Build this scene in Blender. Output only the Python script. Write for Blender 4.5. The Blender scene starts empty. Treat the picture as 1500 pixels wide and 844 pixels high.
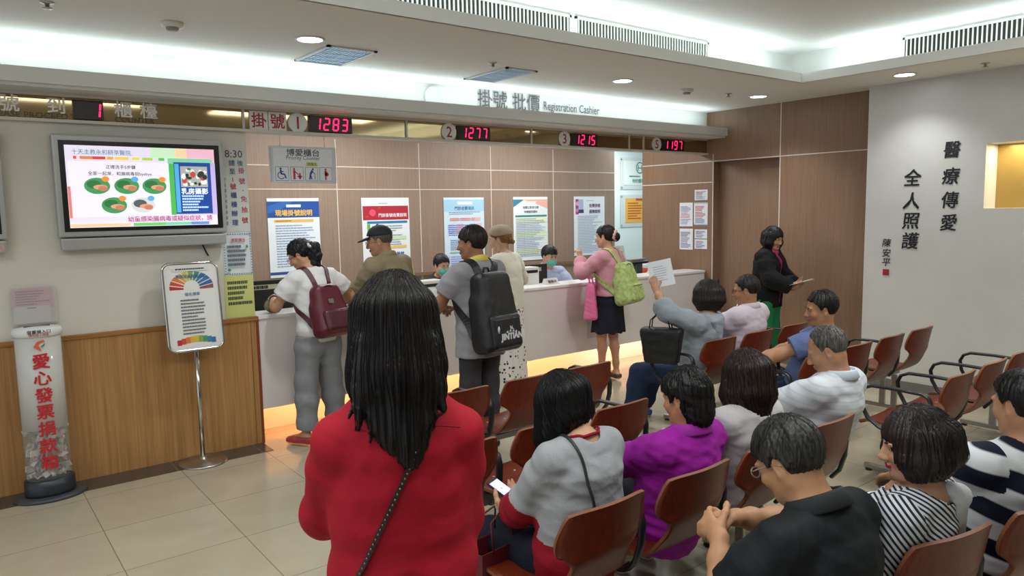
import bpy, bmesh, math, random
import numpy as np
from mathutils import Matrix, Vector
from math import sin, cos, pi, radians, sqrt, atan2

# ------------------------------------------------------------------ camera, world, lights, exposure
SC = bpy.context.scene
COL = SC.collection
F_PX, CAM_H = 1073.86, 1.8
YAW, PITCH, ROLL = radians(37.838), radians(6.1165), radians(-1.0366)
fw = Vector((sin(YAW)*cos(PITCH), cos(YAW)*cos(PITCH), -sin(PITCH)))
rt = Vector((cos(YAW), -sin(YAW), 0)); up = rt.cross(fw)
r_ = cos(ROLL)*rt + sin(ROLL)*up; u_ = -sin(ROLL)*rt + cos(ROLL)*up
cam_d = bpy.data.cameras.new('camera'); cam = bpy.data.objects.new('camera', cam_d); COL.objects.link(cam)
m4 = Matrix((( r_.x, u_.x, -fw.x, 0), (r_.y, u_.y, -fw.y, 0), (r_.z, u_.z, -fw.z, CAM_H), (0, 0, 0, 1)))
cam.matrix_world = m4
cam_d.sensor_fit = 'HORIZONTAL'; cam_d.sensor_width = 36.0; cam_d.lens = 36.0*F_PX/1500.0
cam_d.clip_start = 0.05; cam_d.clip_end = 60
SC.camera = cam

YS = 5.67      # plane of the counter front, the sign band and the left wall
XB = 7.44      # brown side wall
XW = 7.22      # white side wall
ZC = 2.92      # lower ceiling
ZU = 3.25      # raised ceiling inside the coffer
YB = 7.80      # back wall of the office
CX, CY = 6.42, 3.83   # coffer corner

w = bpy.data.worlds.new('world'); SC.world = w; w.use_nodes = True
w.node_tree.nodes['Background'].inputs[0].default_value = (0.80, 0.90, 1.0, 1)
w.node_tree.nodes['Background'].inputs[1].default_value = 0.55

def area(name, loc, size, power, color=(1, 1, 1), rot=(0, 0, 0), spread=None):
    d = bpy.data.lights.new(name, 'AREA'); d.shape = 'RECTANGLE'; d.size, d.size_y = size
    d.energy = power; d.color = color
    if spread: d.spread = radians(spread)
    o = bpy.data.objects.new(name, d); COL.objects.link(o); o.location = loc; o.rotation_euler = rot
    return o
COOL = (0.80, 0.95, 1.0)
# unseen fill lights added to brighten the hall (inside the coffer, above the seats)
area('coffer_fill_a', (1.0, 1.2, ZU-.03), (2.4, 1.2), 36, (.97, 1, .98))
area('coffer_fill_b', (4.3, 1.0, ZU-.03), (2.4, 1.2), 36, (.97, 1, .98))
area('coffer_fill_c', (-1.0, 2.6, ZU-.03), (1.2, 1.6), 26, (.97, 1, .98))
# fluorescent tubes lying in the coffer trough, shining up
area('coffer_cove_far', (2.2, CY+.14, ZC+.06), (8.2, .05), 16, COOL, (pi, 0, 0))
area('coffer_cove_side', (CX+.14, -.2, ZC+.06), (.05, 7.8), 14, COOL, (pi, 0, 0))
# tubes on top of the soffit over the counter
area('soffit_cove', (2.6, 5.50, 2.725), (9.4, .05), 12, COOL, (pi, 0, 0))
# office lamps behind the counter
area('office_light_a', (3.4, 6.8, 2.85), (1.6, .5), 27, (.97, 1, .99))
area('office_light_b', (6.0, 6.8, 2.85), (1.6, .5), 27, (.97, 1, .99))
area('corridor_light', (8.6, 7.7, 2.85), (.8, .8), 22, (.95, 1, 1))
# warm strip under the counter overhang
area('counter_strip', (3.75, 5.73, .25), (3.7, .03), 8.5, (1.0, .46, .17), (radians(68), 0, 0))
area('counter_strip_pale', (6.5, 5.73, .25), (1.7, .03), 4, (1.0, .66, .45), (radians(68), 0, 0))
SC.view_settings.view_transform = 'Standard'; SC.view_settings.look = 'None'
SC.view_settings.gamma = 1.0; SC.view_settings.use_curve_mapping = False
SC.view_settings.exposure = 0.64
SC.cycles.max_bounces = 8
# ------------------------------------------------------------------ helpers
RES = 1.0
def lin(c):
    c = c/255.0
    return c/12.92 if c <= .04045 else ((c+.055)/1.055)**2.4
def hexc(h):
    h = h.lstrip('#')
    return (lin(int(h[0:2], 16)), lin(int(h[2:4], 16)), lin(int(h[4:6], 16)), 1)
MATS = {}
def mat(name, color='#808080', rough=.5, metal=0, emit=None, estr=1.0, bump=0, bscale=60, spec=.5, coat=0, noise=0, nscale=8, stretch=(1, 1, 1), alpha=1, trans=0, sheen=0):
    if name in MATS: return MATS[name]
    m = bpy.data.materials.new(name); m.use_nodes = True; MATS[name] = m
    nt = m.node_tree; b = nt.nodes['Principled BSDF']
    c = hexc(color) if isinstance(color, str) else color
    b.inputs['Base Color'].default_value = c
    b.inputs['Roughness'].default_value = rough; b.inputs['Metallic'].default_value = metal
    b.inputs['Specular IOR Level'].default_value = spec; b.inputs['Coat Weight'].default_value = coat
    b.inputs['Coat Roughness'].default_value = .12
    b.inputs['Alpha'].default_value = alpha; b.inputs['Transmission Weight'].default_value = trans
    b.inputs['Sheen Weight'].default_value = sheen
    if emit:
        b.inputs['Emission Color'].default_value = hexc(emit) if isinstance(emit, str) else emit
        b.inputs['Emission Strength'].default_value = estr
    if noise or bump:
        tc = nt.nodes.new('ShaderNodeTexCoord'); mp = nt.nodes.new('ShaderNodeMapping')
        mp.inputs['Scale'].default_value = stretch
        nt.links.new(tc.outputs['Object'], mp.inputs['Vector'])
    if noise:
        n = nt.nodes.new('ShaderNodeTexNoise'); n.inputs['Scale'].default_value = nscale; n.inputs['Detail'].default_value = 5
        nt.links.new(mp.outputs[0], n.inputs['Vector'])
        r = nt.nodes.new('ShaderNodeMapRange'); r.inputs['From Min'].default_value = .3; r.inputs['From Max'].default_value = .7
        r.inputs['To Min'].default_value = 1-noise; r.inputs['To Max'].default_value = 1+noise
        nt.links.new(n.outputs[0], r.inputs['Value'])
        mx = nt.nodes.new('ShaderNodeVectorMath'); mx.operation = 'SCALE'; mx.inputs[0].default_value = c[:3]
        nt.links.new(r.outputs[0], mx.inputs['Scale']); nt.links.new(mx.outputs[0], b.inputs['Base Color'])
    if bump:
        n2 = nt.nodes.new('ShaderNodeTexNoise'); n2.inputs['Scale'].default_value = bscale; n2.inputs['Detail'].default_value = 4
        nt.links.new(mp.outputs[0], n2.inputs['Vector'])
        bp = nt.nodes.new('ShaderNodeBump'); bp.inputs['Strength'].default_value = bump; bp.inputs['Distance'].default_value = .02
        nt.links.new(n2.outputs[0], bp.inputs['Height']); nt.links.new(bp.outputs[0], b.inputs['Normal'])
    return m
def V(*a): return np.array(a, float)
def nrm(v):
    v = np.asarray(v, float); n = np.linalg.norm(v); return v/n if n > 1e-9 else v
class M:
    """collects shapes for one mesh; material slots by index"""
    def __init__(s): s.v = []; s.f = []; s.m = []; s.sm = []
    def add(s, vs, fs, mi=0, smooth=False):
        o = len(s.v); s.v += [tuple(map(float, p)) for p in vs]
        for f in fs: s.f.append(tuple(o+i for i in f)); s.m.append(mi); s.sm.append(smooth)
        return s
    def box(s, lo, hi, mi=0, bev=0, rot=None, org=(0, 0, 0)):
        x0, y0, z0 = lo; x1, y1, z1 = hi
        if bev:
            bm = bmesh.new(); bmesh.ops.create_cube(bm, size=1)
            for v in bm.verts: v.co = Vector(((x0+x1)/2+v.co.x*(x1-x0), (y0+y1)/2+v.co.y*(y1-y0), (z0+z1)/2+v.co.z*(z1-z0)))
            bmesh.ops.bevel(bm, geom=bm.edges[:], offset=bev, segments=2, profile=.6, affect='EDGES')
            bm.verts.index_update()
            vs = [tuple(v.co) for v in bm.verts]; fs = [[v.index for v in f.verts] for f in bm.faces]; bm.free()
        else:
            vs = [(x0, y0, z0), (x1, y0, z0), (x1, y1, z0), (x0, y1, z0), (x0, y0, z1), (x1, y0, z1), (x1, y1, z1), (x0, y1, z1)]
            fs = [(0, 3, 2, 1), (4, 5, 6, 7), (0, 1, 5, 4), (1, 2, 6, 5), (2, 3, 7, 6), (3, 0, 4, 7)]
        if rot is not None:
            vs = [tuple(rot @ Vector(p) + Vector(org)) for p in vs]
        return s.add(vs, fs, mi)
    def quad(s, pts, mi=0): return s.add(pts, [tuple(range(len(pts)))], mi)
    def tube(s, path, r, seg=8, mi=0, closed=False, caps=True, flat=None, upv=None):
        P = [np.array(p, float) for p in path]; n = len(P); vs = []; fs = []; prev = None
        R = r if hasattr(r, '__len__') else [r]*n
        for i in range(n):
            if closed: t = P[(i+1) % n]-P[i-1]
            else: t = P[min(i+1, n-1)]-P[max(i-1, 0)]
            t = nrm(t)
            if prev is None:
                a = np.array(upv, float) if upv is not None else (V(0, 0, 1) if abs(t[2]) < .9 else V(1, 0, 0))
            else: a = prev
            x = nrm(a-t*(a@t)); prev = x; y = np.cross(t, x)
            rx, ry = (R[i], R[i]) if flat is None else (R[i], R[i]*flat)
            for k in range(seg):
                an = 2*pi*k/seg; vs.append(P[i]+x*cos(an)*rx+y*sin(an)*ry)
        for i in range(n if closed else n-1):
            j = (i+1) % n
            for k in range(seg):
                l = (k+1) % seg; fs.append((i*seg+k, i*seg+l, j*seg+l, j*seg+k))
        if caps and not closed: fs.append(tuple(range(seg))[::-1]); fs.append(tuple((n-1)*seg+k for k in range(seg)))
        return s.add(vs, fs, mi, True)
    def lathe(s, prof, seg=32, mi=0, c=(0, 0, 0), sx=1, sy=1):
        vs = []; fs = []; n = len(prof)
        for (r, z) in prof:
            for k in range(seg):
                a = 2*pi*k/seg; vs.append((c[0]+r*cos(a)*sx, c[1]+r*sin(a)*sy, c[2]+z))
        for i in range(n-1):
            for k in range(seg):
                l = (k+1) % seg; fs.append((i*seg+k, i*seg+l, (i+1)*seg+l, (i+1)*seg+k))
        fs.append(tuple(range(seg))[::-1]); fs.append(tuple((n-1)*seg+k for k in range(seg)))
        return s.add(vs, fs, mi, True)
    def prism(s, poly, o, x, y, depth, mi=0):
        """polygon in the plane o + a*x + b*y, extruded by depth along -(x cross y)"""
        o, x, y = V(*o), V(*x), V(*y); nn = np.cross(x, y)
        a = [o+p[0]*x+p[1]*y for p in poly]; b = [p-nn*depth for p in a]; n = len(a)
        fs = [tuple(range(n)), tuple(range(n, 2*n))[::-1]]+[(i, n+i, n+(i+1) % n, (i+1) % n) for i in range(n)]
        return s.add(a+b, fs, mi)
    def text(s, body, size, o, x=(1, 0, 0), y=(0, 0, 1), mi=0, bold=0, ax='CENTER', vertical=False, step=1.12, sx=1, off=0, ay='CENTER', shear=0):
        o, x, y = V(*o), V(*x), V(*y); nn = np.cross(x, y)
        if vertical:
            for i, ch in enumerate(body):
                if ch != ' ': s.text(ch, size, o-y*size*step*i, x, y, mi, bold, sx=sx, off=off, shear=shear)
            return s
        vs, fs = text_geo(body)
        if not vs: return s
        if bold:
            for i, (dx, dy) in enumerate(((bold, bold), (-bold, bold), (bold, -bold), (-bold, -bold))):
                s.text(body, size, o+x*dx*size+y*dy*size, x, y, mi, 0, ax, sx=sx, off=off+.00006*i, ay=ay, shear=shear)
            return s
        A = np.array(vs)
        x0, x1, y0, y1 = A[:, 0].min(), A[:, 0].max(), A[:, 1].min(), A[:, 1].max()
        cx = (x0+x1)/2 if ax == 'CENTER' else (x0 if ax == 'LEFT' else x1)
        cy = (y0+y1)/2 if ay == 'CENTER' else 0
        return s.add([o+x*((p[0]-cx)*sx+shear*(p[1]-cy))*size+y*(p[1]-cy)*size+nn*off for p in A], fs, mi)
    def build(s, name, mats, parent=None, smooth=None, loc=None):
        me = bpy.data.meshes.new(name); me.from_pydata(s.v, [], s.f)
        mats = mats if isinstance(mats, (list, tuple)) else [mats]
        for m in mats: me.materials.append(m)
        me.polygons.foreach_set('material_index', [min(i, len(mats)-1) for i in s.m])
        me.polygons.foreach_set('use_smooth', [bool(q) for q in s.sm] if smooth is None else [smooth]*len(s.f))
        me.validate(); me.update()
        o = bpy.data.objects.new(name, me); COL.objects.link(o)
        if parent: o.parent = parent
        if loc is not None: o.location = loc
        return o
TXT = {}
def text_geo(body):
    k = body
    if k in TXT: return TXT[k]
    cu = bpy.data.curves.new('lettering', 'FONT'); cu.body = body; cu.size = 1.0; cu.resolution_u = 2; cu.offset = 0
    cu.fill_mode = 'FRONT'
    ob = bpy.data.objects.new('lettering', cu); COL.objects.link(ob)
    dg = bpy.context.evaluated_depsgraph_get(); me = ob.evaluated_get(dg).to_mesh()
    vs = [tuple(v.co) for v in me.vertices]; fs = [tuple(p.vertices) for p in me.polygons]
    ob.evaluated_get(dg).to_mesh_clear(); bpy.data.objects.remove(ob); bpy.data.curves.remove(cu)
    TXT[k] = (vs, fs); return TXT[k]
def tag(o, label=None, cat=None, group=None, kind=None):
    if label: o['label'] = label
    if cat: o['category'] = cat
    if group: o['group'] = group
    if kind: o['kind'] = kind
    return o
def empty(name, loc=(0, 0, 0), rz=0, label=None, cat=None, group=None):
    o = bpy.data.objects.new(name, None); COL.objects.link(o); o.location = loc; o.rotation_euler = (0, 0, rz)
    o.empty_display_size = .05
    return tag(o, label, cat, group)
def struct(name, mesh, mats, parent=None, smooth=None):
    o = mesh.build(name, mats, parent, smooth)
    if parent is None: o['kind'] = 'structure'
    return o
def rrect(w, h, r, n=5):
    pts = []
    for cx, cy, a0 in ((w/2-r, h/2-r, 0), (-w/2+r, h/2-r, 90), (-w/2+r, -h/2+r, 180), (w/2-r, -h/2+r, 270)):
        for i in range(n+1):
            a = radians(a0+90*i/n); pts.append((cx+r*cos(a), cy+r*sin(a)))
    return pts
def ell(w, h, n=28, cx=0, cy=0): return [(cx+w/2*cos(2*pi*i/n), cy+h/2*sin(2*pi*i/n)) for i in range(n)]
def rect(x0, y0, x1, y1): return [(x0, y0), (x1, y0), (x1, y1), (x0, y1)]
def greek(m, o, x, y, w, h, rows, mi, seed=0, fill=.5, off=.0012):
    """unreadably small print: rows of short dashes"""
    rnd = random.Random(seed); o, x, y = V(*o), V(*x), V(*y); nn = np.cross(x, y)
    for r in range(rows):
        yy = h*(1-(r+.5)/rows); t = 0; end = w*rnd.uniform(.55, 1)
        while t < end:
            l = min(rnd.uniform(.02, .09)*w, end-t); hh = h/rows*fill/2
            m.quad([o+x*a+y*b+nn*off for a, b in ((t, yy-hh), (t+l*.85, yy-hh), (t+l*.85, yy+hh), (t, yy+hh))], mi); t += l
# ------------------------------------------------------------------ the room
def tile_floor():
    m = bpy.data.materials.new('floor_tile'); m.use_nodes = True; nt = m.node_tree; b = nt.nodes['Principled BSDF']
    tc = nt.nodes.new('ShaderNodeTexCoord'); mp = nt.nodes.new('ShaderNodeMapping'); mp.inputs['Location'].default_value = (0, .22, 0)
    nt.links.new(tc.outputs['Object'], mp.inputs[0])
    br = nt.nodes.new('ShaderNodeTexBrick'); br.offset = 0; br.inputs['Scale'].default_value = 1
    br.inputs['Brick Width'].default_value = .61; br.inputs['Row Height'].default_value = .61
    br.inputs['Mortar Size'].default_value = .0028; br.inputs['Mortar Smooth'].default_value = .3
    br.inputs['Color1'].default_value = hexc('#AFA48E'); br.inputs['Color2'].default_value = hexc('#B5AA94'); br.inputs['Mortar'].default_value = hexc('#77705F')
    nt.links.new(mp.outputs[0], br.inputs['Vector'])
    n = nt.nodes.new('ShaderNodeTexNoise'); n.inputs['Scale'].default_value = 1.6; n.inputs['Detail'].default_value = 6; n.inputs['Distortion'].default_value = 1.5
    nt.links.new(tc.outputs['Object'], n.inputs['Vector'])
    r = nt.nodes.new('ShaderNodeMapRange'); r.inputs['From Min'].default_value = .3; r.inputs['From Max'].default_value = .7; r.inputs['To Min'].default_value = .93; r.inputs['To Max'].default_value = 1.06
    nt.links.new(n.outputs[0], r.inputs['Value'])
    mx = nt.nodes.new('ShaderNodeVectorMath'); mx.operation = 'SCALE'
    nt.links.new(br.outputs['Color'], mx.inputs[0]); nt.links.new(r.outputs[0], mx.inputs['Scale']); nt.links.new(mx.outputs[0], b.inputs['Base Color'])
    b.inputs['Roughness'].default_value = .16; b.inputs['Specular IOR Level'].default_value = .5
    return m
def wood(name, c1, c2, rough=.4, sc=(14, 14, .7), coat=0, bump=.0):
    m = bpy.data.materials.new(name); m.use_nodes = True; nt = m.node_tree; b = nt.nodes['Principled BSDF']; MATS[name] = m
    tc = nt.nodes.new('ShaderNodeTexCoord'); mp = nt.nodes.new('ShaderNodeMapping'); mp.inputs['Scale'].default_value = sc
    nt.links.new(tc.outputs['Object'], mp.inputs[0])
    n = nt.nodes.new('ShaderNodeTexNoise'); n.inputs['Scale'].default_value = 3.2; n.inputs['Detail'].default_value = 7; n.inputs['Roughness'].default_value = .65; n.inputs['Distortion'].default_value = .3
    nt.links.new(mp.outputs[0], n.inputs['Vector'])
    r = nt.nodes.new('ShaderNodeValToRGB'); r.color_ramp.elements[0].position = .35; r.color_ramp.elements[1].position = .68
    r.color_ramp.elements[0].color = hexc(c1); r.color_ramp.elements[1].color = hexc(c2)
    nt.links.new(n.outputs[0], r.inputs[0]); nt.links.new(r.outputs[0], b.inputs['Base Color'])
    b.inputs['Roughness'].default_value = rough; b.inputs['Coat Weight'].default_value = coat; b.inputs['Coat Roughness'].default_value = .15
    return m
WHITE = mat('ceiling_paint', '#E4E4DF', .75, bump=.05, bscale=90)
WALLP = mat('cream_wall_paint', '#CFCBC0', .6, bump=.06, bscale=120)
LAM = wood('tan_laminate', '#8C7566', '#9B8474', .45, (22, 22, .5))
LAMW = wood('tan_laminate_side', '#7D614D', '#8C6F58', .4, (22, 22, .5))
JOINT = mat('joint_strip', '#D9CFC6', .5)
OAK = wood('oak_panel', '#9A6E3E', '#B88A55', .42, (16, 16, .45))
OAKTRIM = wood('oak_trim', '#8A5A2A', '#A97338', .4, (.6, 16, 16))
STONE = mat('white_stone_wall', '#C9C8C3', .35, noise=.04, nscale=3)
COUNTER = mat('counter_laminate', '#DCD6D2', .32, noise=.02, nscale=5)
GREY = mat('grey_skirting', '#6E6B66', .5)
STEEL = mat('brushed_steel', '#B9B6B0', .28, 1)
BLACK = mat('black_plastic', '#17181A', .4)

m = M(); m.box((-4, -4, -.1), (11, 10, 0)); struct('floor', m, tile_floor())
# lower ceiling with the coffer opening, its lip, back walls and raised ceiling
m = M(); L0, Y0 = -4, -4
m.box((L0, CY, ZC), (11, 10, ZC+.03)); m.box((CX, Y0, ZC), (XB+1.6, CY, ZC+.03))
m.box((L0, CY-.012, ZC), (CX, CY+.012, ZC+.082)); m.box((CX-.012, Y0, ZC), (CX+.012, CY+.012, ZC+.082))
D = .30
m.box((L0, CY+D, ZC+.03), (CX+D+.05, CY+D+.05, ZU)); m.box((CX+D, Y0, ZC+.03), (CX+D+.05, CY+D, ZU))
m.box((L0, Y0, ZU), (CX+D+.05, CY+D+.05, ZU+.05))
struct('ceiling', m, WHITE)

# left wall: cream paint over an oak dado with a capping strip
m = M(); m.box((-4, YS+.015, 1.0), (1.885, YS+.16, 2.44)); struct('wall_left', m, WALLP)
m = M(); m.box((-4, YS, .0), (1.885, YS+.14, .985))
for x in (-.64, .17, 1.84): m.box((x-.002, YS-.002, 0), (x+.002, YS+.002, .985), 1)
struct('trim_1', m, [OAK, mat('dado_groove', '#6E4A25', .6)])
m = M(); m.box((-4, YS-.012, .98), (1.897, YS+.16, 1.012), bev=.003); m.box((1.882, YS-.008, 0), (1.9, YS+.15, .985), 1)
struct('trim_2', m, [OAKTRIM, mat('dado_end', '#7E3A22', .5)])
m = M(); m.box((-4, YS-.235, .0), (1.885, YS, .004))
for x in (-1.2, -.6, 0, .6, 1.2, 1.8): m.box((x-.0015, YS-.235, .004), (x+.0015, YS, .0045), 1)
struct('trim_3', m, [mat('dark_border_tile', '#4A423B', .25, noise=.1), mat('border_grout', '#7A7268', .7)])
# band above the soffit and the soffit itself
m = M(); m.box((-4, YS, 2.62), (XB, YS+.12, ZC)); struct('wall_back', m, WHITE)
m = M(); m.box((-4, 5.37, 2.62), (XB, YS+.1, 2.712)); m.box((-4, 5.40, 2.60), (XB, YS+.1, 2.62)); struct('trim_4', m, mat('soffit_paint', '#D3D2CC', .55))

# bronze mirror sign band with frame
MIR = bpy.data.materials.new('bronze_mirror'); MIR.use_nodes = True
b = MIR.node_tree.nodes['Principled BSDF']; b.inputs['Base Color'].default_value = hexc('#A8936F'); b.inputs['Metallic'].default_value = 1; b.inputs['Roughness'].default_value = .045
MIR2 = bpy.data.materials.new('pale_mirror'); MIR2.use_nodes = True
b = MIR2.node_tree.nodes['Principled BSDF']; b.inputs['Base Color'].default_value = hexc('#CDBFA6'); b.inputs['Metallic'].default_value = 1; b.inputs['Roughness'].default_value = .045
FR = mat('sign_band_frame', '#C9C4B8', .45)
sb = empty('sign_band', (0, YS, 2.43), 0, 'long bronze mirror sign band under the soffit above the counter', 'sign band')
m = M(); m.box((-4, .0, .0), (XB, .03, .155), 0); m.build('mirror_strip', MIR, sb)
m = M(); m.box((-4, -.03, -.012), (XB, .1, .008), bev=.002); m.box((-4, -.02, .155), (XB, .1, .175))
for x in (1.87, 3.271, 4.677, 6.07, 6.302): m.box((x-.008, -.012, .0), (x+.008, .01, .155))
m.build('frame', FR, sb)
LET = mat('frosted_letters', '#E4E2DC', .5); LETD = mat('bronze_letters', '#5A5342', .5)
for ch, x in (('號', .41), ('到', .665), ('櫃', 1.06), ('檯', 1.22)):
    m = M(); m.text(ch, .115, (x, -.004, .098), bold=.012); m.build('character', LET, sb)
for tx, x, s_ in (('PLEASE PROCEED TO', .56, 1.12), ('COUNTER', 1.13, 1.05)):
    m = M(); m.text(tx, .050, (x, -.004, .030), sx=s_, bold=.012); m.build('lettering', LETD, sb)
# seven-segment displays and their number plates
SEG = {'0': 'abcdef', '1': 'bc', '2': 'abged', '3': 'abgcd', '4': 'fgbc', '5': 'afgcd', '6': 'afgecd', '7': 'abc', '8': 'abcdefg', '9': 'abcdfg'}
LEDM = mat('led_digit', '#30000A', .4, emit='#FF1A55', estr=2.0); LEDB = mat('led_case', '#1C0A0E', .35)
def led(text, x0, x1, label, zc=.078):
    e = empty('number_display', ((x0+x1)/2, YS-.012, 2.43+zc), 0, label, 'number display', 'queue number displays')
    W, Hh = x1-x0, .125
    m = M(); m.box((-W/2, -.012, -Hh/2), (W/2, .011, Hh/2), bev=.003); m.build('case', LEDB, e)
    n = len(text); pit = W*.86/4; t = .011
    for i, ch in enumerate(text):
        cx = (W*.43-pit*(n-i-.5)) if n < 4 else -W*.43+pit*(i+.5); w2, h2 = pit*.27, Hh*.36
        m = M()
        for sgm in SEG[ch]:
            P = {'a': (-w2, h2, w2, h2), 'g': (-w2, 0, w2, 0), 'd': (-w2, -h2, w2, -h2), 'b': (w2, 0, w2, h2), 'c': (w2, -h2, w2, 0), 'f': (-w2, 0, -w2, h2), 'e': (-w2, -h2, -w2, 0)}[sgm]
            if P[1] == P[3]: q = [(P[0]+.003, P[1]-t/2), (P[2]-.003, P[1]-t/2), (P[2]-.003, P[1]+t/2), (P[0]+.003, P[1]+t/2)]
            else: q = [(P[0]-t/2, P[1]+.003), (P[0]+t/2, P[1]+.003), (P[0]+t/2, P[3]-.003), (P[0]-t/2, P[3]-.003)]
            m.prism([(a+b*.12, b) for a, b in q], (cx, -.0125, 0), (1, 0, 0), (0, 0, 1), .002)
        m.build('digit', LEDM, e)
led('1', .759, .936, 'dark display with a single red 1 in the band over the television')
led('1283', 2.386, 2.750, 'red number display reading 1283')
led('1277', 3.800, 4.160, 'red number display reading 1277')
led('1215', 5.215, 5.567, 'red number display reading 1215')
led('1197', 6.600, 6.989, 'red number display reading 1197')
PLATE = mat('white_acrylic', '#DAD9D4', .35); CRIM = mat('crimson_letters', '#A01F33', .5)
def disc_sign(n, x):
    e = empty('number_plate', (x, YS-.006, 2.508), 0, 'round white counter plate with a crimson %s' % n, 'counter number', 'round counter number plates')
    m = M(); m.prism(ell(.155, .155), (0, -.006, 0), (1, 0, 0), (0, 0, 1), .011); m.build('plate', PLATE, e)
    m = M(); m.text(n, .135, (0, -.0075, 0), bold=.008); m.build('numeral', CRIM, e)
disc_sign('1', 2.292); disc_sign('2', 3.708); disc_sign('3', 5.110); disc_sign('5', 6.520)
for ch, x in (('掛', 1.985), ('號', 2.130)):
    e = empty('character_plate', (x, YS-.006, 2.51), 0, 'square white plate with the crimson character %s' % ch, 'sign plate', 'square character plates')
    m = M(); m.box((-.07, -.006, -.07), (.07, .005, .07), bev=.002); m.build('plate', PLATE, e)
    m = M(); m.text(ch, .118, (0, -.0075, 0), bold=.014); m.build('numeral', CRIM, e)
# standing lettering above the soffit and the round disc
e = empty('wall_lettering', (4.4, YS-.012, 2.72), 0, 'grey registration cashier lettering on the lit wall above the soffit', 'sign lettering')
GL = mat('grey_letters', '#65636A', .5)
m = M(); m.text('掛號', .178, (4.205-4.4, 0, .112), bold=.006); m.text('批價', .178, (4.615-4.4, 0, .112), bold=.006)
m.build('chinese_lettering', GL, e)
m = M(); m.text('Registration Cashier', .118, (4.835-4.4, 0, .088), bold=.004, ax='LEFT', sx=.80); m.build('english_lettering', GL, e)
e = empty('wall_speaker', (3.55, YS, 2.80), 0, 'round white ceiling speaker disc on the lit wall over the sign band', 'speaker')
m = M(); m.prism(ell(.19, .19, 36), (0, -.03, 0), (1, 0, 0), (0, 0, 1), .03); m.build('rim', PLATE, e)
m = M(); m.prism(ell(.16, .16, 36), (0, -.034, 0), (1, 0, 0), (0, 0, 1), .006); m.build('grille', mat('speaker_grille', '#D8D6DC', .6), e)

# office behind the counter
m = M(); m.box((1.75, YB, 0), (8.04, YB+.1, ZC))
jx = [oo for oo in (2.56, 3.58, 4.66, 5.74, 6.82)]
for x in jx: m.box((x-.005, YB-.004, 0), (x+.005, YB, 2.62), 1)
for z in (2.315, 2.062): m.box((1.75, YB-.004, z-.005), (8.04, YB, z+.005), 1)
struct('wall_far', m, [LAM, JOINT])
m = M(); m.box((1.75, YS+.16, 0), (1.885, YB, 2.62)); struct('wall_office', m, WALLP)
m = M(); m.box((8.04, YB+.1, 0), (8.1, 8.6, ZC)); m.box((8.04, 8.6, 0), (10.9, 8.7, ZC)); m.box((10.8, 6.5, 0), (10.9, 8.6, ZC)); m.box((XB+.12, 6.5, 0), (10.9, 6.6, ZC))
struct('wall_corridor', m, mat('corridor_paint', '#D5E2E4', .6))
# brown side wall, in one run from the office to the white wall, with the recess
m = M()
m.box((XB, 5.56, 0), (XB+.12, 6.705, ZC)); m.box((XB, 3.6, 0), (XB+.12, 4.673, ZC)); m.box((XB, 4.673, 2.325), (XB+.12, 5.56, ZC)); m.box((XB+.12, 4.6, 0), (XB+.2, 5.6, 2.4))
for z in (2.337, 2.085): m.box((XB-.004, 5.56, z-.005), (XB, 6.705, z+.005), 1)
m.box((XB-.004, 3.7, 2.331), (XB, 5.56, 2.341), 1)
m.box((XB-.004, 4.668, 0), (XB, 4.678, ZC), 1); m.box((XB-.004, 5.565, 0), (XB, 5.575, 2.42), 1)
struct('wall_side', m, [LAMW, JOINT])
# white stone wall with the niche
m = M(); ny0, ny1, nz0, nz1 = 1.2, 2.552, 1.735, 2.297
m.box((XW, -4, 0), (XW+.3, 3.59, nz0)); m.box((XW, -4, nz1), (XW+.3, 3.59, ZC)); m.box((XW, ny1, nz0), (XW+.3, 3.59, nz1)); m.box((XW, -4, nz0), (XW+.3, ny0, nz1))
m.box((XW+.26, ny0, nz0), (XW+.3, ny1, nz1), 1)
struct('wall_right', m, [STONE, mat('niche_gold', '#A88A4A', .35, .3)])
m = M(); m.box((XW-.012, -4, 0), (XW, 3.59, .085)); struct('baseboard_right', m, GREY)
m = M(); m.box((-4, -4.1, 0), (XB+1.6, -4, ZU)); struct('wall_rear', m, WALLP)
d = bpy.data.lights.new('niche_spot', 'AREA'); d.shape = 'RECTANGLE'; d.size = .12; d.size_y = 1.2; d.energy = 8; d.color = (1, .88, .62)
o = bpy.data.objects.new('niche_spot', d); COL.objects.link(o); o.location = (XW+.14, (ny0+ny1)/2, nz1-.01)
# calligraphy on the white wall
e = empty('calligraphy', (XW, 3.0, 1.8), 0, 'black brush calligraphy in columns with a red seal on the white wall', 'calligraphy')
INK = mat('black_ink', '#15161A', .5); FX, FY = (0, -1, 0), (0, 0, 1)
for ch, z in zip('醫療傳愛', (2.262, 2.03, 1.815, 1.612)):
    m = M(); m.text(ch, .158, (-.006, 2.824-3.0, z-1.8), FX, FY, bold=.015, sx=.92, shear=.1); m.build('character', INK, e)
for ch, z in zip('全人照護', (2.03, 1.815, 1.625, 1.44)):
    m = M(); m.text(ch, .165, (-.006, 3.153-3.0, z-1.8), FX, FY, bold=.015, sx=.95, shear=.1); m.build('character', INK, e)
m = M()
for ch, z in zip('陳安平', (1.415, 1.318, 1.225)): m.text(ch, .085, (-.006, 3.369-3.0, z-1.8), FX, FY, bold=.012, shear=.15)
m.build('signature', INK, e)
m = M(); m.box((-.006, 3.34-3, 1.10-1.8), (0, 3.398-3, 1.158-1.8)); m.build('seal', mat('seal_red', '#9A1522', .5), e)

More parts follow.
